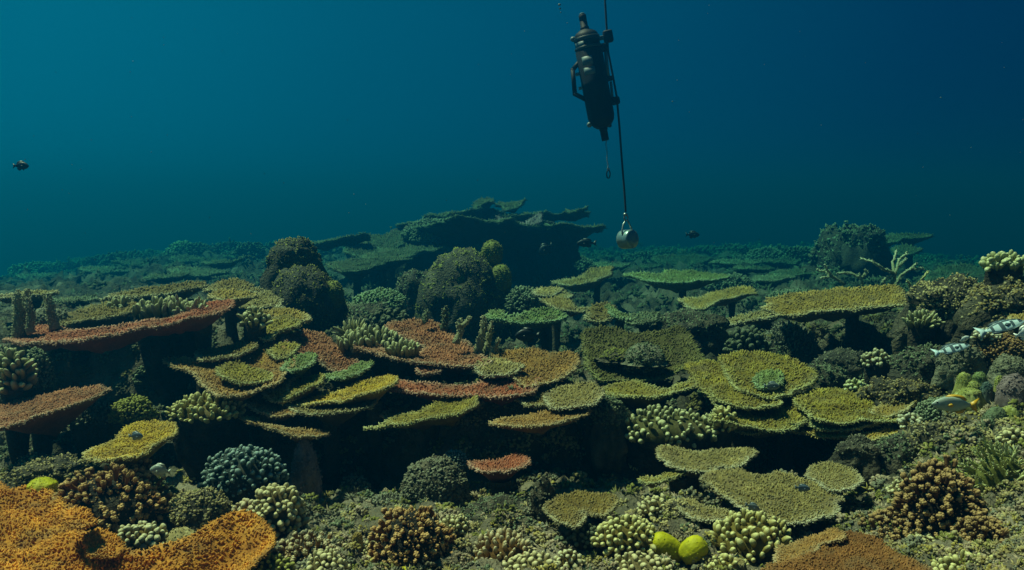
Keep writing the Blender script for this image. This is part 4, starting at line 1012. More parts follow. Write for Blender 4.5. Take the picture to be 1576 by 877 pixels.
B(1500, 700, 4.5, 96, 42, 'pale green crumbly rock behind the green staghorn cluster', 'rock', amp=.42, freq=2.4, knobs=1600, kmat='tan', kr=1.8, seed=27)
B(1300, 566, 6.6, 80, 26, 'small dark rock under the large bright gold table coral', 'dark_rock', amp=.42, knobs=500, kmat='grey', kr=1.5, seed=28)
B(1270, 586, 6.2, 60, 26, 'green grey knobbly rock left of the deep shade at right', 'rock', amp=.42, knobs=500, kmat='grey_green', kr=1.7, seed=29)
B(1330, 850, 3.8, 80, 24, 'dim grey rubble mound behind the rust brown table coral', 'dark_rock', amp=.42, knobs=600, kmat='grey', kr=1.5, seed=30)
B(1060, 505, 7.4, 110, 26, 'low teal grey encrusted rock left of the thin pale edged plate', 'rock', amp=.3, freq=2.4, knobs=1000, kmat='grey_green', kr=1.6, seed=31)
B(560, 500, 7.6, 90, 30, 'dark encrusted hump right of the boulder behind the finger corals', 'rock', amp=.28, knobs=1300, kmat='grey_green', kr=1.7, seed=32)
B(80, 500, 6.0, 60, 24, 'grey bumpy stone between the tall finger columns at left', 'grey', amp=.3, knobs=500, kmat='grey', kr=1.7, seed=33)
B(1045, 800, 3.9, 70, 30, 'knobbly grey stone behind the yellow sponges', 'rock', amp=.3, knobs=700, kmat='tan', kr=1.7, seed=34)
B(935, 640, 5.0, 56, 30, 'pale knobbly stone at the left end of the green finger bed', 'rock', amp=.3, knobs=700, kmat='grey_green', kr=1.8, seed=35)
B(620, 885, 3.25, 60, 14, 'round bright yellow brain shaped sponge cut by the bottom edge', 'sponge_yellow', name='sponge', cat='sponge', amp=.08, seed=36, lvl=4)

# ------------------------------------------------------------------ digitate colonies with separate branches
C = clump
C(375, 736, 4.25, 124, 52, 'dome of blue green blunt fingers in front of the left cave', 'blue_green', 'finger', n=170, fr=4.3, fl=8.5, up=.2, depth=.9, fine=300, seed=1)
C(318, 636, 4.7, 116, 30, 'yellow tipped finger cluster under the folded colony at left', 'finger_yellow', 'finger', n=150, fr=3.8, fl=12, up=.4, depth=.8, seed=2)
C(262, 486, 5.75, 132, 28, 'row of green fingers with pale tips growing on the left shelf', 'finger_green', 'finger', n=90, fr=4.2, fl=19, up=.75, depth=.45, seed=3)
C(184, 480, 6.2, 44, 24, 'small tuft of pale tipped fingers left of the long row of fingers', 'finger_green', 'finger', n=24, fr=3.6, fl=14, up=.6, seed=4)
C(570, 534, 5.75, 110, 30, 'bed of short olive fingers behind the red brown centre plate', 'finger_green', 'finger', n=80, fr=4.0, fl=16, up=.7, depth=.6, seed=5)
C(620, 545, 5.5, 66, 20, 'few olive fingers rising from the front of the red brown centre plate', 'finger_green', 'finger', n=34, fr=3.8, fl=16, up=.75, depth=.6, seed=6)
C(545, 520, 6.0, 60, 30, 'splayed olive finger tuft at the left end of the centre finger bed', 'finger_green', 'spike', n=34, fr=3.4, fl=20, up=.35, seed=7)
C(22, 590, 5.0, 64, 58, 'cluster of stubby green fingers at the left edge below the columns', 'finger_green', 'finger', n=60, fr=5.0, fl=16, up=.4, seed=8)
C(392, 500, 5.6, 50, 28, 'small pale tipped branching tuft beneath the tongue shaped gold plate', 'finger_green', 'bulb', n=30, fr=4.0, fl=12, up=.4, seed=9)
C(1155, 842, 3.6, 132, 56, 'pale yellow finger cluster beside the two yellow sponges', 'finger_yellow', 'finger', n=150, fr=5.0, fl=13, up=.4, depth=.9, seed=10)
C(1030, 668, 5.0, 170, 40, 'wide bed of knobby green yellow fingers under the concave olive plate', 'finger_green', 'bulb', n=170, fr=3.8, fl=11, up=.45, depth=.6, seed=11)
C(1115, 660, 4.9, 40, 38, 'tall yellow green knobbly tuft at the left tip of the layered colony', 'finger_yellow', 'bulb', n=36, fr=4.0, fl=12, up=.4, seed=12)
C(965, 835, 3.55, 112, 40, 'cluster of yellow knobs left of the yellow sponges', 'finger_yellow', 'bulb', n=110, fr=4.6, fl=12, up=.4, seed=13)
C(773, 862, 3.45, 108, 48, 'orange brown finger cluster at bottom centre right of the brown bush', 'ochre', 'finger', n=130, fr=4.0, fl=14, up=.45, seed=14)
C(170, 790, 3.75, 175, 74, 'bushy brown cauliflower coral above the orange coral at lower left', 'brown', 'knob', n=230, fr=6.0, fl=15, up=.2, depth=.8, seed=15, name='cauliflower_coral')
C(215, 735, 3.95, 46, 30, 'upper orange brown tuft on the right of the bushy brown coral', 'brown', 'knob', n=26, fr=6.5, fl=14, up=.35, seed=16, name='cauliflower_coral')
C(634, 868, 3.4, 136, 92, 'round reddish brown cauliflower coral at bottom centre', 'brown', 'knob', n=260, fr=5.6, fl=13, up=.15, depth=.9, seed=17, name='cauliflower_coral')
C(1445, 800, 3.75, 132, 88, 'dark brown cauliflower coral on the right below the green staghorns', 'dark_brown', 'knob', n=220, fr=6.2, fl=15, up=.2, depth=.9, seed=18, name='cauliflower_coral')
C(1515, 862, 3.5, 116, 72, 'dark olive brown cauliflower coral at the lower right corner', 'dark_brown', 'knob', n=190, fr=6.0, fl=14, up=.2, depth=.9, seed=19, name='cauliflower_coral')
C(1372, 835, 3.75, 110, 48, 'dull pinkish brown cauliflower coral left of the dark brown one', 'dark_brown', 'knob', n=150, fr=5.4, fl=11, up=.3, seed=20, name='cauliflower_coral')
C(1420, 850, 3.6, 70, 28, 'small green brown knob cluster between the dark brown corals', 'tan', 'knob', n=46, fr=6.0, fl=12, up=.3, seed=21, name='cauliflower_coral')
C(1535, 752, 3.95, 118, 76, 'green staghorn cluster of long fingers at the right edge', 'lime', 'antler', n=64, fr=2.9, fl=27, up=.2, lean=(-.5, -.15, .35), depth=.8, seed=22)
C(428, 812, 3.7, 90, 72, 'pale yellow knobbly coral right of the orange coral', 'tan', 'bulb', n=150, fr=5.0, fl=12, up=.3, depth=.8, seed=23)
C(380, 795, 3.75, 46, 26, 'small orange yellow knobs behind the right arm of the orange coral', 'ochre', 'bulb', n=40, fr=4.6, fl=10, up=.35, seed=24)
C(218, 832, 3.42, 78, 28, 'row of rounded yellow knobs in the hollow of the orange coral', 'gold', 'bulb', n=60, fr=5.4, fl=12, up=.4, seed=25)
C(478, 866, 3.4, 110, 46, 'gold brown knobbly coral right of the orange coral at the bottom', 'ochre', 'knob', n=90, fr=6.0, fl=12, up=.35, seed=26, name='cauliflower_coral')
C(500, 886, 3.25, 76, 42, 'pale yellow bulb coral in front of the gold brown one', 'tan', 'bulb', n=80, fr=5.0, fl=11, up=.35, seed=27)
C(545, 880, 3.35, 70, 30, 'pale rubble like knob coral left of the round brown bush', 'tan', 'bulb', n=50, fr=4.6, fl=9, up=.4, seed=28)
C(876, 872, 3.35, 46, 28, 'tiny golden bulb coral at bottom centre', 'gold', 'bulb', n=36, fr=4.6, fl=10, up=.35, seed=29)
C(1545, 415, 5.9, 70, 26, 'yellow green bush overhanging at the right edge against the water', 'lime', 'bulb', n=70, fr=4.2, fl=12, up=.5, seed=30, front=0)
C(1495, 890, 3.2, 120, 36, 'yellow green knobbly coral along the bottom edge at right', 'finger_yellow', 'bulb', n=80, fr=5.2, fl=14, up=.45, seed=31)
C(1115, 880, 3.3, 60, 26, 'small speckled knob coral under the pale yellow finger cluster', 'finger_yellow', 'bulb', n=40, fr=4.4, fl=10, up=.4, seed=32)
C(820, 880, 3.25, 90, 30, 'yellowish crumbly knob coral below the orange brown finger cluster', 'tan', 'bulb', n=70, fr=4.6, fl=10, up=.4, seed=33)
C(985, 885, 3.25, 110, 34, 'pale knob coral along the bottom below the yellow sponges', 'tan', 'bulb', n=90, fr=4.6, fl=10, up=.4, seed=34)
C(1010, 790, 3.95, 60, 28, 'grey tan knobbly tuft behind the yellow knobs', 'tan', 'bulb', n=50, fr=4.2, fl=10, up=.35, seed=35)
C(600, 500, 6.6, 70, 26, 'whitish green fine knob cluster behind the red brown rear plate', 'grey_green', 'bulb', n=90, fr=3.4, fl=8, up=.4, seed=36)
C(1150, 540, 6.7, 70, 36, 'grey green stubby cluster left of the layered colony top', 'grey_green', 'bulb', n=70, fr=4.2, fl=13, up=.4, seed=37)
C(1318, 600, 5.7, 36, 18, 'little light green tuft above the stepping yellow green plate', 'lime', 'bulb', n=30, fr=3.4, fl=8, up=.4, seed=38)

# small colonies between the rocks of the right slope
C(1405, 655, 4.9, 50, 18, 'small olive tuft left of the yellow tailed fish', 'olive_pale', 'bulb', n=50, fr=3.4, fl=9, up=.4, seed=51)
C(1560, 690, 4.2, 60, 34, 'yellowish crumbly coral above the green staghorn at the right edge', 'tan', 'bulb', n=70, fr=3.8, fl=10, up=.4, seed=52)
C(1395, 760, 4.1, 60, 24, 'grey tan crumbly coral left of the upper dark brown one', 'tan', 'bulb', n=60, fr=3.6, fl=9, up=.4, seed=53)
C(1520, 520, 5.3, 44, 16, 'pale olive knob cluster between the striped fish and the tan dome', 'olive_pale', 'bulb', n=44, fr=3.2, fl=8, up=.4, seed=54)
C(1350, 560, 6.2, 50, 22, 'dull olive knobs in the shade under the large gold table coral', 'olive', 'bulb', n=50, fr=3.4, fl=9, up=.4, seed=55)
C(1420, 500, 6.0, 60, 22, 'pale branching tuft left of the ledge on the right slope', 'finger_green', 'finger', n=50, fr=2.8, fl=14, up=.4, seed=56)
C(1265, 800, 3.95, 40, 16, 'dim tan knobs behind the curled orange lip', 'tan', 'bulb', n=40, fr=3.4, fl=8, up=.4, seed=57)
C(900, 830, 3.6, 60, 24, 'dark green crumbly knobs below the green rimmed plate', 'grey_green', 'bulb', n=60, fr=3.6, fl=9, up=.4, seed=58)
C(700, 815, 3.75, 50, 24, 'pale green knob tuft right of the round brown bush', 'tan', 'bulb', n=50, fr=3.4, fl=9, up=.4, seed=59)
C(300, 862, 3.35, 44, 18, 'tiny yellow green tuft in front of the orange coral arm', 'lime', 'bulb', n=40, fr=3.2, fl=8, up=.4, seed=60)
C(575, 850, 3.5, 44, 18, 'pale crumbly knobs behind the gold brown coral', 'tan', 'bulb', n=40, fr=3.4, fl=8, up=.4, seed=61)
C(420, 880, 3.25, 70, 26, 'mossy green crumbly coral under the right arm of the orange coral', 'moss', 'bulb', n=60, fr=3.6, fl=8, up=.4, seed=62)

# fine bushes
U = bush
U(205, 640, 4.75, 60, 26, 'dim yellow bush in the shade between the two red plates at left', 'moss', n=420, r=2.0, l=5)
U(668, 364, 12.6, 92, 24, 'pale green fine bush on the left shoulder of the far central mound', 'grey_green', n=900, r=1.5, l=4, tip=.8)
U(1215, 545, 7.2, 80, 44, 'grey spiky bush in the shade left of the large gold table coral', 'grey', n=700, r=1.3, l=7, up=.4)
U(585, 470, 8.3, 80, 22, 'dark green fine bush between the boulder and the lumpy mound', 'green', n=800, r=1.5, l=4)
U(700, 715, 4.55, 40, 20, 'dim bluish tuft on top of the grey green rock in the cave', 'blue_green', n=260, r=1.6, l=4)
U(600, 790, 4.3, 90, 26, 'dark fuzzy coral on the floor of the cave', 'grey', n=600, r=1.6, l=5)
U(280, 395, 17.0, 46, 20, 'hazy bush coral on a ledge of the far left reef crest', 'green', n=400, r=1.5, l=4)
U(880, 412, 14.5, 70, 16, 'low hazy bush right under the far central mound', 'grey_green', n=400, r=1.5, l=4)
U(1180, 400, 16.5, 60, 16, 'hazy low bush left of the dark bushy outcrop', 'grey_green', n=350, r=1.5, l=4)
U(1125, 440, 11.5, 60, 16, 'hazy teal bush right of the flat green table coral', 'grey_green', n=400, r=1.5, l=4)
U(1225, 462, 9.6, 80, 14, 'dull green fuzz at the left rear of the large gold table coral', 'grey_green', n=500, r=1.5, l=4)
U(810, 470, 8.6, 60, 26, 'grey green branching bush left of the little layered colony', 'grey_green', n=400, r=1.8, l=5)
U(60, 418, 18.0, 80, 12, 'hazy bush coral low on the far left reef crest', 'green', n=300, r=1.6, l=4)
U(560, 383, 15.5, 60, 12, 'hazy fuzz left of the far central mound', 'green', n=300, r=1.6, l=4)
U(1540, 545, 5.3, 70, 30, 'brown fuzzy coral right below the striped fish', 'dark_brown', n=600, r=1.6, l=4)
U(1450, 640, 4.9, 70, 26, 'green crumbly coral left of the yellow tailed fish', 'grey_green', n=600, r=1.8, l=4)
U(60, 585, 5.15, 40, 46, 'dim green tuft right of the stubby finger cluster at left', 'grey_green', n=300, r=1.8, l=5)
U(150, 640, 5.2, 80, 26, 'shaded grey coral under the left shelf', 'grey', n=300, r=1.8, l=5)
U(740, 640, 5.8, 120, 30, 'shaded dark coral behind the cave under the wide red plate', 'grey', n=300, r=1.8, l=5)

# lumps that break the skyline of the far reef
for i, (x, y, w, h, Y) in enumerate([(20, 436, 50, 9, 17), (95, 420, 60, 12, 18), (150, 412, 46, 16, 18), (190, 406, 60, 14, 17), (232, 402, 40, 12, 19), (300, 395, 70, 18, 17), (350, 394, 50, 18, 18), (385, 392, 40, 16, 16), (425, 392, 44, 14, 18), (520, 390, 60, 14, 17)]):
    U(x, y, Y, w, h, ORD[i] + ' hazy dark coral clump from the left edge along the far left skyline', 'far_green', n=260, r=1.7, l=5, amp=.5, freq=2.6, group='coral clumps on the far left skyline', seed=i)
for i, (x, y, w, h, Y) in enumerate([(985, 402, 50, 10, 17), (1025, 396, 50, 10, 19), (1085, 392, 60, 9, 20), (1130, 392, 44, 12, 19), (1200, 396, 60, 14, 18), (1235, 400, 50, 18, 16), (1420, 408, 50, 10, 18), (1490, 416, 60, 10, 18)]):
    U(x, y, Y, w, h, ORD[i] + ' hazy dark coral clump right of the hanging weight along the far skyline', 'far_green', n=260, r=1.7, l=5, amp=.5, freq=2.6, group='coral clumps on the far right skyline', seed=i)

# columns
columns([(26,522,30,446,16,0),(36,526,42,444,15,.05),(50,506,44,458,12,-.05),(82,500,71,452,15,.1)], 5.5, 'four tall pale green finger columns at the left edge', 'pale_column', seed=1)
columns([(656,494,655,476,9,.2),(686,503,686,471,12,.2)], 5.9, 'two short dark columns at the back of the red brown plate', 'grey_green', seed=2)
columns([(704,524,710,490,11,0),(714,500,724,486,8,0),(736,548,744,486,13,0),(748,540,756,494,10,.05),(760,545,768,520,8,0)], 5.6, 'cluster of upright grey green columns right of the red brown plate', 'pale_column', seed=3)

staghorn(1300, 440, 9.3, [[(1300,438,0),(1280,424,0),(1268,407,-.1)],[(1282,426,0),(1270,418,.1),(1258,416,.1)],[(1280,424,0),(1262,428,-.1)]], 'small twiggy staghorn left of the larger one behind the gold table coral', 'pale_column', w=5, seed=1)
staghorn(1330, 440, 9.2, [[(1328,442,0),(1326,430,0),(1322,421,0)],[(1326,430,0),(1308,419,.1),(1290,421,0)],[(1326,428,0),(1335,420,0),(1330,416,0)]], 'low knotty staghorn in the middle behind the gold table coral', 'pale_column', w=5, seed=2)
staghorn(1375, 440, 9.0, [[(1372,440,0),(1378,420,0),(1384,400,.1),(1396,390,.1)],[(1374,420,0),(1360,414,0),(1345,404,0),(1325,398,.1)],[(1376,424,0),(1374,405,.2),(1380,385,.3)],[(1378,440,-.1),(1386,425,-.1),(1400,415,-.1),(1410,406,-.1)],[(1402,414,-.1),(1420,413,-.1)],[(1356,441,0),(1362,430,0),(1372,424,0)],[(1384,410,0),(1394,398,0)]], 'spindly staghorn with long bare branches behind the right end of the gold table coral', 'pale_column', w=5.5, seed=3)
staghorn(1404, 452, 8.0, [[(1404,450,0),(1412,438,0),(1420,428,-.1),(1428,419,-.1)],[(1404,448,0),(1400,438,0),(1396,432,0)],[(1410,452,0),(1425,447,0),(1440,445,0)]], 'bright forked staghorn at the right tip of the gold table coral', 'finger_yellow', w=5, seed=4)
staghorn(110, 410, 19.0, [[(108,412,0),(106,396,0)],[(96,412,0),(88,400,0)],[(116,412,0),(122,398,0)]], 'hazy spikes of a far staghorn on the left crest', 'green', w=3.5, seed=5)

# smooth domes on the right slope
def dome(px, py, Y, w, h, label, mat, **k): return boulder(px, py, Y, w, h, label, mat, name='dome_coral', amp=k.pop('amp', .14), lvl=4, **{**dict(knobs=160, kr=.8, ktip=.35), **k})
dome(1484, 588, 5.0, 22, 15,  'small upright lime green dome on the right slope', 'lime', seed=1)
dome(1498, 596, 4.95, 18, 10, 'smaller lime dome just right of the upright one', 'lime', seed=2)
dome(1507, 584, 5.05, 20, 12, 'dark green dome behind the lime domes', 'green', seed=3)
dome(1554, 572, 5.0, 50, 26, 'upper brownish brain dome at the right edge', 'grey', seed=4, knobs=500, kmat='grey', kr=1.2)
dome(1560, 604, 4.8, 46, 30, 'lower brown brain dome at the right edge', 'mauve', seed=5, knobs=500, kmat='mauve', kr=1.2)
dome(1532, 655, 4.5, 40, 30, 'grooved grey green brain coral beside the yellow tailed fish', 'grey_green', seed=6, amp=.12)
dome(1552, 650, 4.5, 34, 26, 'second grooved brain coral lobe touching the first on its right', 'lime', seed=7, amp=.12)
dome(1518, 602, 4.9, 18, 14, 'tiny bluish dome between the lime domes and the brown brain dome', 'blue_green', seed=8)
dome(1538, 592, 4.9, 14, 14, 'tiny lime ball beside the brown brain domes', 'lime', seed=9)
dome(1492, 605, 4.9, 34, 8, 'flat lime green crust above the yellow tailed fish', 'lime', seed=10)
dome(1515, 535, 5.3, 18, 18, 'round tan dome just below the striped fish', 'tan', seed=11)
dome(1136, 872, 3.3, 26, 14, 'smooth pinkish brown dome near the bottom edge', 'tan', seed=12)
dome(1125, 868, 3.35, 20, 12, 'smaller pinkish dome beside the smooth one near the bottom edge', 'mauve', seed=13)
dome(65, 748, 3.75, 46, 12, 'flat bright yellow sponge lump at the left beside the brown bush', 'sponge_yellow', seed=15, amp=.15)['category'] = 'sponge'
dome(550, 832, 3.5, 16, 14, 'tiny golden ball coral left of the round brown bush', 'gold', seed=16)

# ------------------------------------------------------------------ yellow sponges
def sac(px, py, Y, w, h, tilt, label, seed):
    base = at(px, py, Y); s = pix(Y)
    prof = [(.30, 0), (.42, .12), (.50, .35), (.52, .58), (.47, .80), (.36, .93), (.20, 1.0), (.12, .985), (.08, .93)]
    V, F = lathe([(r * w * s, z * h * s) for r, z in prof], 24)
    V[:, :2] *= (1 + .07 * fbm(V / (w * s) * 2.2 + seed, 2))[:, None]
    V = V @ np.array(Matrix.Rotation(R(tilt), 3, 'Y')).T
    d = np.linalg.norm(V - V.mean(0), axis=1)
    o = link('sponge', mesh_np('sponge', V, F[:, ::-1] if False else F, MATS['sponge_yellow'], None, fbm(V / (w * s) * 3, 2)), loc=base - np.array([0, 0, .01]))
    tag(o, label, 'sponge')
    rng = np.random.default_rng(seed); i = rng.choice(len(V), 60)
    n = V[i] - V.mean(0)
    a, b, c, dd = scatter(V[i] * .99, n, s * 1.0, s * 1.0, rng, NUBR, 0, .6)
    link('pores', mesh_np('pores', a, b, MATS['sponge_yellow'], c, dd), o, kind='stuff')
sac(1049, 852, 3.5, 38, 56, -58, 'left bright yellow sac sponge leaning left of its neighbour', 1)
sac(1050, 856, 3.46, 38, 46, 50, 'right bright yellow sac sponge touching the pale yellow fingers', 2)
# ------------------------------------------------------------------ fish
plain_mat('fish_dark', (0.012, 0.016, 0.022), rough=.5)
plain_mat('fish_grey', (0.16, 0.20, 0.20), rough=.4)
plain_mat('fish_pale', (0.36, 0.42, 0.36), rough=.4)
plain_mat('fish_blue', (0.10, 0.15, 0.20), rough=.4)
plain_mat('fish_yellow', (0.60, 0.34, 0.02), rough=.45)
plain_mat('fish_white', (0.80, 0.86, 0.84), rough=.35)
plain_mat('fish_silver', (0.52, 0.68, 0.72), rough=.35)
plain_mat('fish_slate', (0.05, 0.08, 0.10), rough=.45)
plain_mat('fish_black', (0.012, 0.014, 0.016), rough=.45)
plain_mat('eye_black', (0.005, 0.005, 0.006), rough=.15, spec=.6)
def fish(px, py, Y, length, label, body='fish_grey', tail='fish_grey', deep=.40, face=1, pitch=0, yaw=0, fins=None, stripes=None, cat='fish', roll=0, smat='fish_white'):
    Y = float(far(Y)); s = pix(Y); L = length * s
    root = thing('fish', label, cat, at(px, py, Y))
    root.rotation_euler = (R(roll), R(pitch), R((0 if face > 0 else 180) + yaw))
    fins = fins or tail
    xs = np.array([.5, .485, .44, .36, .24, .08, -.08, -.2, -.28, -.335]) * L
    hs = np.array([.02, .16, .38, .66, .92, 1.0, .86, .56, .30, .22]) * deep * .5 * L
    ws = hs * np.array([1, .7, .58, .5, .42, .36, .32, .28, .25, .22])
    zc = np.array([-.02, -.02, -.015, -.01, 0, 0, 0, 0, 0, 0]) * L
    n = 14; a = np.arange(n) * 2 * math.pi / n
    V = np.concatenate([np.stack([np.full(n, x), w * np.cos(a), z + h * np.sin(a)], 1) for x, h, w, z in zip(xs, hs, ws, zc)])
    F = []
    for i in range(len(xs) - 1):
        for j in range(n):
            p, q = i * n + j, i * n + (j + 1) % n
            F += [(p, q, q + n), (p, q + n, p + n)]
    V = np.vstack([V, [[xs[0], 0, zc[0]], [xs[-1], 0, 0]]])
    for j in range(n):
        F.append(((j + 1) % n, j, len(V) - 2)); b = (len(xs) - 1) * n; F.append((b + j, b + (j + 1) % n, len(V) - 1))
    link('body', mesh_np('body', V, np.array(F), MATS[body]), root)
    def fin(name, outline, mat, y=0, th=.012, par=root):
        o2 = np.array(outline) * L; m = len(o2); t = th * L
        c = o2.mean(0)
        VV = np.concatenate([np.stack([o2[:, 0], np.full(m, y * L), o2[:, 1]], 1), [[c[0], y * L + t, c[1]], [c[0], y * L - t, c[1]]]])
        FF = []
        for i in range(m): FF += [(i, (i + 1) % m, m), ((i + 1) % m, i, m + 1)]
        return link(name, mesh_np(name, VV, np.array(FF), MATS[mat], smooth=False), par)
    d = deep * .5
    fin('tail_fin', [(-.30, .035), (-.38, .09), (-.5, .17), (-.47, .06), (-.45, 0), (-.47, -.06), (-.5, -.17), (-.38, -.09), (-.30, -.035)], tail)
    fin('dorsal_fin', [(.26, d * .80), (.16, d * 1.22), (0, d * 1.30), (-.16, d * 1.12), (-.26, d * .62), (-.2, d * .45), (0, d * .85), (.16, d * .9)], fins)
    fin('anal_fin', [(.02, -d * .9), (-.06, -d * 1.25), (-.18, -d * 1.10), (-.26, -d * .6), (-.18, -d * .5)], fins)
    fin('pelvic_fin', [(.22, -d * .82), (.14, -d * 1.25), (.10, -d * .88)], fins)
    for sd in (-1, 1):
        fin('pectoral_fin', [(.20, -.01), (.12, .03), (.06, -.01), (.10, -.06), (.17, -.045)], fins, y=sd * d * .42)
    IV, IF = ico(2)
    for sd in (-1, 1):
        link('eye', mesh_np('eye', IV * .020 * L + np.array([.405 * L, sd * d * .24 * L, .03 * L]), IF, MATS['eye_black']), root)
    for (x0, x1, z0, z1) in (stripes or ()):
        # a pale patch on the flank follows the body
        xx = np.linspace(x0, x1, 6) * L
        hh = np.interp(-xx, -xs, hs); ww = np.interp(-xx, -xs, ws)
        for sd in (-1, 1):
            PV = []
            for x, h, w in zip(xx, hh, ww):
                for z in np.linspace(z0, z1, 4):
                    PV.append((x, sd * (w * math.sqrt(max(0, 1 - z * z)) + .006 * L), z * h))
            PF = []
            for i in range(5):
                for j in range(3):
                    p = i * 4 + j; PF += [(p, p + 1, p + 5), (p, p + 5, p + 4)]
            PF = np.array(PF)
            link('flank_patch', mesh_np('flank_patch', np.array(PV), PF if sd > 0 else PF[:, ::-1], MATS[smat]), root)
    return root
fish(32, 255, 6.5, 25, 'dark fish alone in open water at the far left', 'fish_dark', 'fish_dark', deep=.48)
fish(903, 374, 10.0, 31, 'dark fish swimming left just left of the hanging weight', 'fish_dark', 'fish_dark', deep=.38, face=-1)
fish(1066, 361, 11.5, 22, 'blurry dark fish in open water right of the hanging weight', 'fish_dark', 'fish_dark', deep=.44)
fish(840, 383, 11.0, 26, 'dark fish head down under the right plates of the far mound', 'fish_dark', 'fish_dark', deep=.6, face=-1, pitch=35)
fish(812, 516, 6.6, 40, 'black fish in the dark hollow under the green crescent plate', 'fish_black', 'fish_black', deep=.5, face=-1)
fish(247, 724, 3.75, 34, 'pale grey green fish hovering right of the bushy brown coral', 'fish_pale', 'fish_pale', deep=.56, face=-1, pitch=-8)
fish(209, 671, 3.9, 24, 'small grey fish over the irregular yellow table coral', 'fish_blue', 'fish_blue', deep=.52)
fish(1188, 594, 5.0, 26, 'small grey fish over the small green oval plate on the right', 'fish_grey', 'fish_blue', deep=.46)
fish(1235, 751, 3.85, 26, 'small grey fish over the large mottled olive table coral', 'fish_blue', 'fish_blue', deep=.42, pitch=6)
fish(1158, 780, 3.55, 26, 'small dark grey fish at the top of the pale yellow finger cluster', 'fish_grey', 'fish_blue', deep=.45, pitch=20)
fish(1470, 622, 4.35, 74, 'grey fish with orange yellow tail facing left on the right slope', 'fish_pale', 'fish_yellow', deep=.33, face=-1, pitch=-3, fins='fish_yellow')
ST = [(.46, .37, -.4, .8), (.26, .20, -.7, .4), (.06, -.03, -.75, .7), (-.16, -.22, -.8, .6), (.36, -.28, .62, .86)]
fish(1540, 503, 4.55, 74, 'upper black and white striped fish on the right slope', 'fish_silver', 'fish_silver', deep=.26, face=1, pitch=-16, fins='fish_slate', stripes=ST, roll=-48, smat='fish_slate')
fish(1464, 537, 4.65, 58, 'lower black and white striped fish on the right slope', 'fish_silver', 'fish_silver', deep=.28, face=1, pitch=-14, fins='fish_slate', stripes=ST, roll=-48, smat='fish_slate')
fish(1483, 522, 4.8, 20, 'tiny white flanked fish between the two striped fish', 'fish_white', 'fish_black', deep=.4, face=1, pitch=-30)
fish(1578, 512, 4.5, 36, 'white fish cut off by the right edge beside the striped fish', 'fish_white', 'fish_white', deep=.55, face=1, pitch=-20)

# ------------------------------------------------------------------ the hanging instrument, its rope and weight
plain_mat('housing', (0.004, 0.011, 0.017), rough=.6, spec=.25)
plain_mat('ring_grey', (0.035, 0.060, 0.064), rough=.4)
plain_mat('sticker', (0.10, 0.17, 0.19), rough=.5, var=.35, scale=18)
plain_mat('bracket', (0.12, 0.20, 0.20), rough=.4)
plain_mat('rope_dark', (0.020, 0.022, 0.022), rough=.8, scale=90, var=.6)
plain_mat('steel', (0.30, 0.34, 0.33), rough=.35, metal=.6, var=.4, scale=20)
plain_mat('weight_grey', (0.30, 0.42, 0.40), rough=.32, metal=.6, var=.45, scale=14)
YI = 7.0; SI = pix(YI); TILT = R(11.4)
root = thing('underwater_recorder', 'black cylindrical underwater instrument clamped to the rope, side handle and pale labels', 'instrument', at(860 + 143 / 3.986, 90 / 3.986, YI))
root.rotation_euler = (0, -TILT, 0)
def lz(X, Yz):
    a, b = (X - 143) / 3.986, (Yz - 90) / 3.986
    return (a * math.cos(TILT) - b * math.sin(TILT)) * SI, -(b * math.cos(TILT) + a * math.sin(TILT)) * SI
def add(name, VF, mat, parent=root, smooth=True, loc=None):
    return link(name, mesh_np(name, VF[0], VF[1], MATS[mat], smooth=smooth), parent, loc=loc)
def turned(name, prof, mat, n=32):
    V, F = lathe([(r * SI, -z * SI) for r, z in prof], n); add(name, (V, F[:, ::-1]), mat)
turned('housing', [(19.4,52),(20.3,53),(20.3,100),(20.6,101),(20.6,104),(20.2,105),(20.2,152),(19.4,156),(18.2,160),(14,166),(9,170)], 'housing')
turned('top_cap', [(7,22),(9,23),(15,26.5),(17.6,30),(18.2,34),(18.6,36),(18.6,52)], 'housing')
turned('collar_ring', [(18.8,33),(19.6,33.5),(19.6,38),(18.8,38.5)], 'ring_grey')
turned('collar_ring', [(19.6,47),(20.6,47.5),(20.6,50.5),(19.6,51)], 'ring_grey')
turned('connector', [(4.8,0),(5.6,.6),(5.6,8),(5.1,8.3),(5.1,9.5),(5.6,9.8),(5.6,18),(6.6,18.5),(6.6,23)], 'housing', 20)
turned('connector', [(6.4,169),(6.4,173),(5.6,173.5),(5.6,187),(5.0,189)], 'housing', 20)
turned('cable_gland', [(3.0,-2.5),(4.0,-2),(4.0,.2)], 'bracket', 12)
def curved(name, x0, x1, zt, zb, r, mat):
    """a thin label wrapped round the housing"""
    th0, th1 = math.asin(max(-.99, min(.99, x0 / (r * SI)))), math.asin(max(-.99, min(.99, x1 / (r * SI))))
    V, F = [], []
    for i in range(9):
        t = th0 + (th1 - th0) * i / 8
        for rr in (r * SI, (r + .5) * SI):
            V += [(rr * math.sin(t), -rr * math.cos(t), zt), (rr * math.sin(t), -rr * math.cos(t), zb)]
    for i in range(8):
        a = i * 4; b = a + 4
        F += [(a + 2, a + 3, b + 3), (a + 2, b + 3, b + 2), (a + 2, b + 2, b), (a + 2, b, a), (a + 3, a + 1, b + 1), (a + 3, b + 1, b + 3)]
    F += [(0, 1, 3), (0, 3, 2), (32, 34, 35), (32, 35, 33)]
    add(name, (np.array(V), np.array(F)), mat, smooth=False)
for (xa, ya, xb, yb) in ((137, 345, 198, 396), (150, 408, 214, 452)):
    x0, zt = lz(xa, ya); x1, _ = lz(xb, ya); _, zb = lz(xa, yb); curved('label', x0, x1, zt - .004, zb - .006, 20.8, 'sticker')
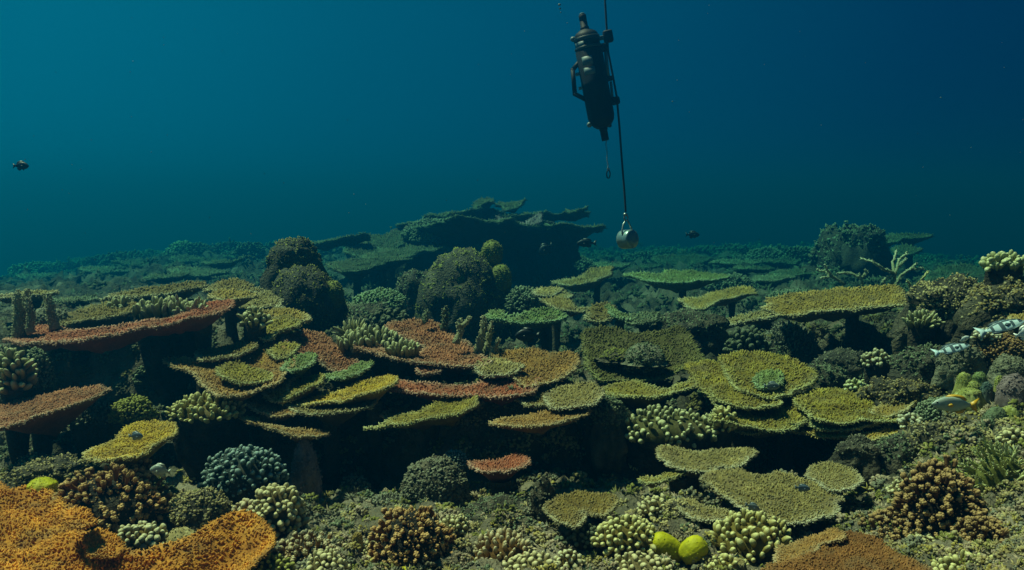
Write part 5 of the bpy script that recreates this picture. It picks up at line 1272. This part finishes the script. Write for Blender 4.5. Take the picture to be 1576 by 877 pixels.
x0, zt = lz(101, 262); x1, _ = lz(150, 262); _, zb = lz(101, 295); curved('label', x0, x1, zt, zb, 19.2, 'sticker')
# side handle
hp = [lz(134, 358), lz(90, 410), lz(104, 552), lz(172, 586)]
hs = []
for (xa, za), (xb, zb) in zip(hp, hp[1:]):
    d = np.array([xb - xa, 0, zb - za]); d /= np.linalg.norm(d)
    hs.append(tube(np.array([[xa, 0, za], [xb, 0, zb]]) + np.array([-d, d]) * 1.5 * SI, 3.4 * SI, 8) + (None, None))
hs = [(v, f, np.zeros(len(v)), np.zeros(len(v))) for v, f, _, _ in hs]
V, F, _, _ = joined(hs); add('handle', (V, F), 'housing')
for X, Yz in ((122, 436), (140, 518)):
    x, z = lz(X, Yz); add('handle_bracket', boxm((x, -.004, z), (7 * SI, 6 * SI, 4.5 * SI)), 'bracket')
for X, Yz in ((90, 233), (193, 735)):
    x, z = lz(X, Yz); V, F = ico(2); add('bolt', (V * np.array([4.2, 3.6, 4.2]) * SI + np.array([x, -.01, z]), F), 'bracket')
x, z = lz(316, 738); V, F = ico(2); add('bolt', (V * 3.2 * SI + np.array([x, 0, z]), F), 'housing')
# clamps to the rope
x, z = lz(299, 215); add('clamp_block', boxm((x, 0, z), (14 * SI, 12 * SI, 18 * SI), bev=.2), 'housing')
x, z = lz(252, 226); add('clamp_arm', boxm((x, 0, z), (12 * SI, 6 * SI, 6 * SI)), 'bracket')
x, z = lz(274, 280); add('clamp_block', boxm((x, 0, z), (13 * SI, 11 * SI, 12 * SI), bev=.2), 'housing')
x, z = lz(310, 462); add('clamp_block', boxm((x, 0, z), (10 * SI, 8 * SI, 7 * SI), bev=.2), 'housing')
x, z = lz(348, 592); add('clamp_block', boxm((x, 0, z), (13 * SI, 12 * SI, 12 * SI), bev=.25), 'housing')
x, z = lz(326, 590); add('clamp_arm', boxm((x, 0, z), (8 * SI, 6 * SI, 6 * SI)), 'bracket')
a, b = lz(284, 300), lz(302, 448); V, F = tube([(a[0], -.01, a[1]), (b[0], -.01, b[1])], 2.6 * SI, 8); add('clamp_rod', (V, F), 'bracket')
a, b = lz(318, 480), lz(330, 580); V, F = tube([(a[0], -.01, a[1]), (b[0], -.01, b[1])], 2.0 * SI, 8); add('clamp_rod', (V, F), 'bracket')

def rope_path(pts, per=14):
    P = np.array([at(x, y, YI + d) for x, y, d in pts]); t = np.linspace(0, len(P) - 1, per * (len(P) - 1) + 1)
    return np.stack([np.interp(t, np.arange(len(P)), P[:, k]) for k in range(3)], 1)
PT = rope_path([(929, -60, 0), (931.2, 0, 0), (934, 48, 0), (936, 80, .03), (943, 115, .03), (949, 148, 0), (953, 190, 0), (957, 245, 0), (961, 295, 0), (963, 326, 0)])
P0 = PT[0]
V, F = tube(PT - P0, 1.55 * SI, 8)
o = link('rope', mesh_np('rope', V, F, MATS['rope_dark']), loc=P0); tag(o, 'dark rope hanging straight down past the instrument to the weight', 'rope')
# weight
wc = at(966, 368, YI)
root = thing('hanging_weight', 'grey metal cylinder weight hanging on a wire bail at the end of the rope', 'weight', wc)
V, F = lathe([(r * SI, z * SI) for r, z in [(3, 11.2), (12.6, 11), (14.2, 10), (14.6, 8), (14.6, -9), (14.2, -10.6), (12.6, -11.4), (3, -11.6)]], 32)
M = np.array(Matrix.Rotation(R(32), 3, 'Z') @ Matrix.Rotation(R(82), 3, 'X'))
# axis nearly level, dark end face turned towards the camera and right
Mx = Vector((0.62, -0.75, 0.10)).to_track_quat('Z', 'Y').to_matrix()
V = V @ np.array(Mx).T
add('cylinder', (V, F[:, ::-1]), 'weight_grey', root)
def lp(x, y, dy=0): return at(x, y, YI + dy) - wc
V, F = tube([lp(958, 362, -.05), lp(957.5, 355, -.04), lp(959, 346, -.02), lp(962, 340), lp(965, 338.5), lp(967, 341), lp(970, 348, .02), lp(974, 357, .04)], 1.3 * SI, 8); add('bail', (V, F), 'steel', root)
def ring(c, r, w, q=(0, 0, 1), sy=1.0, n=14):
    t = np.linspace(0, 2 * math.pi, n)
    return tube(np.stack([r * np.cos(t) * 1, np.zeros(n), r * sy * np.sin(t)], 1) + np.array(c), w, 6, cap=False)
V, F = ring(lp(963.5, 335), 3.0 * SI, 1.1 * SI, sy=1.3); add('shackle', (V, F), 'steel', root)
V, F = ico(2); add('shackle_bolt', (V * np.array([3.4, 2.4, 2.6]) * SI + lp(962.5, 330), F), 'steel', root)
# short chain and snap hook below the instrument
cc = at(932.5, 210, YI)
root = thing('chain', 'thin light chain dangling from the foot of the instrument', 'chain', cc)
N_ = 17; ring_me = None
for k in range(N_):
    t = k / (N_ - 1)
    p = at(932.3 + 3.2 * t + .5 * math.sin(k), 209.5 + 50 * t, YI) - cc
    if ring_me is None:
        V, F = ring((0, 0, 0), 1.0 * SI, .38 * SI, sy=1.9, n=10); ring_me = mesh_np('link', V, F, MATS['steel'])
    o = link('link', ring_me, root, loc=p); o.rotation_euler = (0, .1, (k % 2) * 1.57)
kc = at(936.3, 268, YI)
root = thing('snap_hook', 'small dark snap hook at the lower end of the thin chain', 'hook', kc)
V, F = ring((0, 0, 0), 2.6 * SI, 1.0 * SI, sy=2.4); add('hook_body', (V, F), 'housing', root)
V, F = ring((0, 0, 8 * SI), 1.5 * SI, .7 * SI, n=10); add('swivel_eye', (V, F), 'steel', root)
V, F = tube([(2.4 * SI, 0, -3 * SI), (2.0 * SI, 0, 3.5 * SI)], .8 * SI, 6); add('gate', (V, F), 'steel', root)

# drifting specks in the water
rng = np.random.default_rng(11)
n = 120
px, py, Y = rng.uniform(0, 1576, n), rng.uniform(0, 720, n), rng.uniform(2.4, 9, n)
P = at(px, py, Y); keep = P[:, 2] > ground(P[:, 0], P[:, 1]) + .15
P, Y = P[keep], Y[keep]
plain_mat('speck', (.20, .24, .24), rough=.9)
V, F, T_, H_ = scatter(P, rng.normal(0, 1, P.shape), Y / FPX * .9 * rng.uniform(.4, 1.3, len(P)), Y / FPX * .6, rng, NUBR)
link('drifting_specks', mesh_np('drifting_specks', V, F, MATS['speck']), kind='stuff')
bub = [(861, 7, 2.2), (862, 13, 1.6), (863, 19, 1.1), (1035, 156, 1.2), (1448, 150, 1.2)]
for (x, y, r), lab in zip(bub, ('topmost of three pale specks up left of the instrument', 'middle one of three pale specks up left of the instrument', 'lowest and smallest of three pale specks up left of the instrument', 'tiny pale speck in open water well right of the rope', 'tiny pale speck in the dark blue water at upper right')):
    c = at(x, y, YI); V, F = ico(2)
    o = link('bubble', mesh_np('bubble', V * r * SI * np.array([1.1, 1, .8]), F, MATS['bracket']), loc=c)
    tag(o, lab, 'speck', 'pale specks in the open water')

# ------------------------------------------------------------------ the water that fades everything with distance
hb = bpy.data.materials.new('water_haze'); hb.use_nodes = True
n, l = hb.node_tree.nodes, hb.node_tree.links
n.clear()
ho = n.new('ShaderNodeOutputMaterial'); hv = n.new('ShaderNodeVolumePrincipled')
hv.inputs['Color'].default_value = (0.001, 0.136, 0.312, 1)
hv.inputs['Absorption Color'].default_value = (0.0, 0.595, 0.778, 1)
hv.inputs['Density'].default_value = HAZE
hv.inputs['Anisotropy'].default_value = 0.740
l.new(hv.outputs[0], ho.inputs['Volume'])
bm = bmesh.new(); bmesh.ops.create_cube(bm, size=1)
me = bpy.data.meshes.new('haze'); bm.to_mesh(me); bm.free(); me.materials.append(hb)
o = link('haze', me, kind='stuff')
zlo, zhi = -9.6, 4.1
o.scale = (340, 200, zhi - zlo); o.location = (0, 80, (zhi + zlo) / 2)
